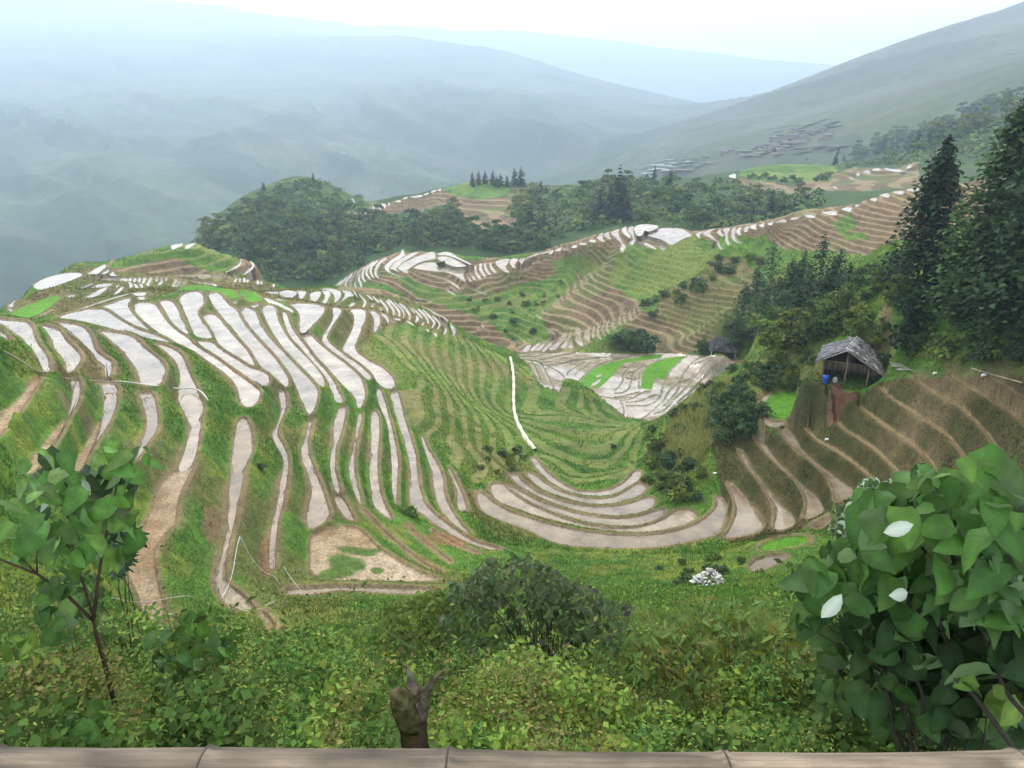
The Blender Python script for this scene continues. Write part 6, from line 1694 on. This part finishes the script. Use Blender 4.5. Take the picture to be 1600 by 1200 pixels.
gnarl([([rel(654, 1245), rel(652, 1190), rel(649, 1140), rel(645, 1105), rel(648, 1080)], [.082, .072, .066, .062, .035], 22, (.058, .036, .022)),
       ([rel(644, 1135, 3.29), rel(635, 1108, 3.27), rel(626, 1090, 3.25), rel(620, 1081, 3.24)], [.060, .058, .050, .030], 18, (.070, .056, .028))], .050, 8).build("trunk", stM, e, True)
gnarl([([rel(648, 1110), rel(645, 1085), rel(642, 1066), rel(640, 1052), rel(637, 1040)], [.042, .027, .019, .015, .004], 12, (.15, .125, .10)), ([rel(643, 1070), rel(645, 1058), rel(646, 1050)], [.012, .008, .002], 8, (.17, .14, .11))], .016, 31).build("branch", stM, e, True)
gnarl([([rel(652, 1122), rel(659, 1096), rel(668, 1076), rel(678, 1062), rel(690, 1050)], [.052, .036, .026, .019, .004], 12, (.085, .068, .048)), ([rel(670, 1074), rel(675, 1060), rel(673, 1046)], [.016, .010, .003], 8, (.075, .062, .045)), ([rel(680, 1060), rel(692, 1060), rel(700, 1054)], [.010, .006, .002], 7, (.075, .062, .045))], .020, 47).build("branch", stM, e, True)
tag(e, "pollarded mossy tree stump with two short broken branches behind the rail", "stump")

# pipes and sticks lying across the terraces
pipeM = mat_plain("pale pipe", (1, 1, 1), .5, .15, 3, .4, tint=True)
def pipe(name, label, cat, pts, rad, col, lift, rmin=10):
    P = []
    for q in pts:
        h = hit(q[0], q[1], ZZ, rmin); P.append(np.array(h) + [0, 0, lift if len(q) < 3 else q[2]])
    P = np.array(P); b = P[0].copy(); m = MB(); m.tube(chaikin3(P - b, 2), rad, 8, col); o = m.build(name, pipeM, None, True); o.location = b; tag(o, label, cat); return o
pipe("water_pipe", "long grey water pipe crossing the left terraces below the white paddies", "pipe", [(8, 556), (32, 569), (62, 590), (110, 600), (150, 602), (188, 604)], .05, (.24, .20, .14), .35)
pipe("water_pipe", "white water pipe curving over the paddies left of the long tan one", "pipe", [(188, 603), (215, 606), (245, 610), (280, 614), (300, 612), (316, 618), (326, 632)], .06, (.55, .52, .45), .4)
pipe("hose", "white hose looping over a bund at lower left", "hose", [(344, 941), (357, 922), (365, 895), (371, 868, .5), (377, 858, .9)], .02, (.50, .52, .50), .15)
pipe("hose", "thin grey hose running from the white loop to the next bund", "hose", [(378, 858, .9), (396, 880), (415, 898), (430, 903), (437, 915)], .015, (.42, .44, .42), .12)
pipe("pole", "pale leaning pole on the grey pond edge at lower left", "pole", [(444, 890), (458, 912), (477, 935)], .02, (.38, .35, .29), .2)
pipe("pole", "short pale pole near the lower end of the third long paddy", "pole", [(404, 958), (432, 942)], .02, (.42, .39, .33), .2)
pipe("pole", "pale bent pole lying across the tan paddy end at lower left", "pole", [(176, 943), (200, 948), (222, 949), (255, 944), (285, 938), (303, 939)], .02, (.40, .36, .33), .28)
# concrete footpath down the green flank, thin path above the brown terraces
def ribbon(pts, w, label, col, name="path", lift=.07):
    P = np.array([hit(u, v, ZZ, 20) for u, v in dense(chaikin(np.array(pts, float), 2, False), 3.0, False)]); P = P[np.r_[True, np.abs(np.diff(np.hypot(P[:, 0], P[:, 1]))) < 25]]
    for _ in range(4): P[1:-1] = (P[:-2] + 2 * P[1:-1] + P[2:]) / 4
    T = np.gradient(P, axis=0); T[:, 2] = 0; T /= np.linalg.norm(T, axis=1)[:, None] + 1e-9; N_ = np.stack([-T[:, 1], T[:, 0], 0 * T[:, 0]], 1); n = len(P); ww = w / 2 * (1 + .25 * np.sin(np.arange(n) * 1.7))[:, None]
    up_ = np.array([0, 0, lift]); V = np.concatenate([P + N_ * ww + up_, P - N_ * ww + up_, P + N_ * ww - up_ * 2, P - N_ * ww - up_ * 2]); i = np.arange(n - 1)[:, None]
    Q = np.concatenate([i + [[0, n, n + 1, 1]], i + [[0, 1, 2 * n + 1, 2 * n]], i + [[n, 3 * n, 3 * n + 1, n + 1]]])
    o = mesh(name, V, Q, None, pathM, np.tile([*col, 1], (len(V), 1))); tag(o, label, name, kind="structure")
pathM = mat_plain("path", (1, 1, 1), .9, .25, 2, .1, tint=True)
ribbon([(797, 560), (802, 580), (803, 605), (802, 630), (805, 655), (812, 670), (820, 685), (836, 705)], .42, "pale path down the green flank", (.55, .53, .42), lift=.38)
ribbon([(1600, 598), (1570, 590), (1535, 580), (1520, 575)], .24, "thin pale path on the right slope", (.30, .25, .17), lift=.03)

# pale rubble heap
p = hit(1108, 912, ZZ); e_loc = np.array(p); m = MB()
for k in range(130):
    a = orr.uniform(0, 2 * pi); rr0 = 1.0 * math.sqrt(orr.random()); z = (1 - rr0 ** 1.3) * 1.15 * orr.uniform(.6, 1)
    Rm = Matrix.Rotation(orr.uniform(0, 6.3), 3, 'Z') @ Matrix.Rotation(orr.normal(0, .6), 3, 'X') @ Matrix.Rotation(orr.normal(0, .6), 3, 'Y')
    h = np.array([orr.uniform(.07, .22), orr.uniform(.05, .13), orr.uniform(.02, .07)]); B = np.array([[x, y, zz] for zz in (-1, 1) for y in (-1, 1) for x in (-1, 1)], float) * h * orr.uniform(.6, 1.15, (8, 3))
    B = B @ np.array(Rm).T + [rr0 * cos(a) * 1.05, rr0 * sin(a) * .9, z]; m.add(B, [[0, 2, 3, 1], [4, 5, 7, 6], [0, 1, 5, 4], [2, 6, 7, 3], [0, 4, 6, 2], [1, 3, 7, 5]], col=np.array((.62, .60, .57)) * orr.uniform(.55, 1.15))
o = m.build("rubble_heap", mat_plain("pale rubble", (1, 1, 1), .9, .2, 4, .1, tint=True)); o.location = e_loc; tag(o, "heap of whitish rubble on the grass right of the crescent paddies", "rubble")
# small white scraps on the brown terrace edges
for u, v in ((1292, 688), (1461, 585), (1537, 588), (1117, 741)):
    p = hit(u, v, ZZ); m = MB(); m.tube([(-.2, 0, 0), (-.08, .03, .1), (.1, -.02, .12), (.22, 0, .02)], [.05, .12, .11, .03], 7, (.75, .75, .72)); o = m.build("plastic_scrap", pipeM, None, True); o.location = p; tag(o, "small white scrap lying on the edge of a brown terrace", "scrap", "white scraps on the brown terrace edges")

# far village: little timber houses
houseM = mat_plain("timber house", (1, 1, 1), .9, .2, .5, .1, tint=True)
def house_mesh(w, d, h, rc, wc):
    m = MB(); m.box((0, 0, h / 2 - 1), (w / 2, d / 2, h / 2 + 1), None, wc); e_ = .9
    V = [(-w / 2 - e_, -d / 2 - e_, h - .3), (w / 2 + e_, -d / 2 - e_, h - .3), (w / 2 + e_, 0, h + d * .38), (-w / 2 - e_, 0, h + d * .38), (-w / 2 - e_, d / 2 + e_, h - .3), (w / 2 + e_, d / 2 + e_, h - .3)]
    m.add(V, [[0, 1, 2, 3], [3, 2, 5, 4], [0, 4, 5, 1]], [[0, 3, 4], [1, 5, 2]], rc); return m.build("house", houseM, link=False)
HS = [house_mesh(11, 8, 5.5, (.12, .12, .13), (.22, .17, .12)), house_mesh(13, 8, 6, (.16, .16, .17), (.2, .16, .11)), house_mesh(9, 7, 5, (.10, .10, .115), (.26, .21, .15))]
hp = sample_poly(pxs('P', "1175,232 1205,215 1250,204 1290,202 1300,216 1262,226 1225,236 1190,240"), 26, orr, 600, 1000, 5) + sample_poly(pxs('P', "1060,252 1090,243 1150,236 1165,240 1130,250 1080,258"), 8, orr, 650, 1000, 5)
for p, r, q in hp:
    o = HS[int(orr.integers(3))].copy(); o.name = "house"; COL.objects.link(o); o.location = (p[0], p[1], p[2] - .5); o.rotation_euler = (0, 0, float(orr.uniform(-.6, .6))); s = float(orr.uniform(.34, .55)); o.scale = (s, s, s)
    tag(o, "tiny dark-roofed timber house in the hazy village on the far right hillside", "house", "houses of the far village")
# far flooded fields glinting on that hillside
for poly, n in (("1000,262 1040,250 1100,252 1120,258 1060,275 1010,278", 34), ("1150,240 1200,225 1260,222 1330,228 1280,240 1180,248", 26), ("1190,205 1240,190 1300,185 1320,200 1260,210", 16), ("1130,175 1160,165 1180,172 1150,182", 6)):
    for p, r, q in sample_poly(pxs('P', poly), n, orr, 500, 1400, 0):
        a = orr.uniform(4, 13) * r / 800; c = orr.uniform(1.5, 3.5) * r / 800; t = np.linspace(0, 2 * pi, 14, endpoint=False); rz = math.atan2(-p[0], p[1]) + orr.normal(0, .3)
        V = np.c_[np.cos(t) * a, np.sin(t) * c * 1.5, 0 * t + 1.2]; V = np.concatenate([[[0, 0, 1.2]], V]); T = [[0, k + 1, (k + 1) % 14 + 1] for k in range(14)]
        o = mesh("water", V, None, T, wm, np.tile([1.3, 1.3, 1.3, 1], (15, 1))); o.location = p; o.rotation_euler = (0, 0, rz); tag(o, "far flooded field glinting on the hazy hillside", "water", "far glinting fields", "structure")
# ------------------------------------------------------------------ haze
hm = bpy.data.materials.new("haze"); hm.use_nodes = True
hn = hm.node_tree.nodes; hn.clear()
ho = hn.new("ShaderNodeOutputMaterial"); pv = hn.new("ShaderNodeVolumePrincipled")
pv.inputs['Color'].default_value = (.66, .815, 1.0, 1)
pv.inputs['Density'].default_value = .00035
pv.inputs['Anisotropy'].default_value = .5
hm.node_tree.links.new(pv.outputs[0], ho.inputs['Volume'])
hb = MB(); zt = max(float(ZZ.max()) + 30, 60); zb = float(ZZ.min()) - 1
hb.box((0, 1000, (zt + zb) / 2), (9500, 9500, (zt - zb) / 2))
haze = hb.build("haze", hm)
tag(haze, "pale blue haze filling the valley", "haze", kind="stuff")
print("SCENE", nC, "ctl", NS, NTH, "z", ZZ.min(), ZZ.max())
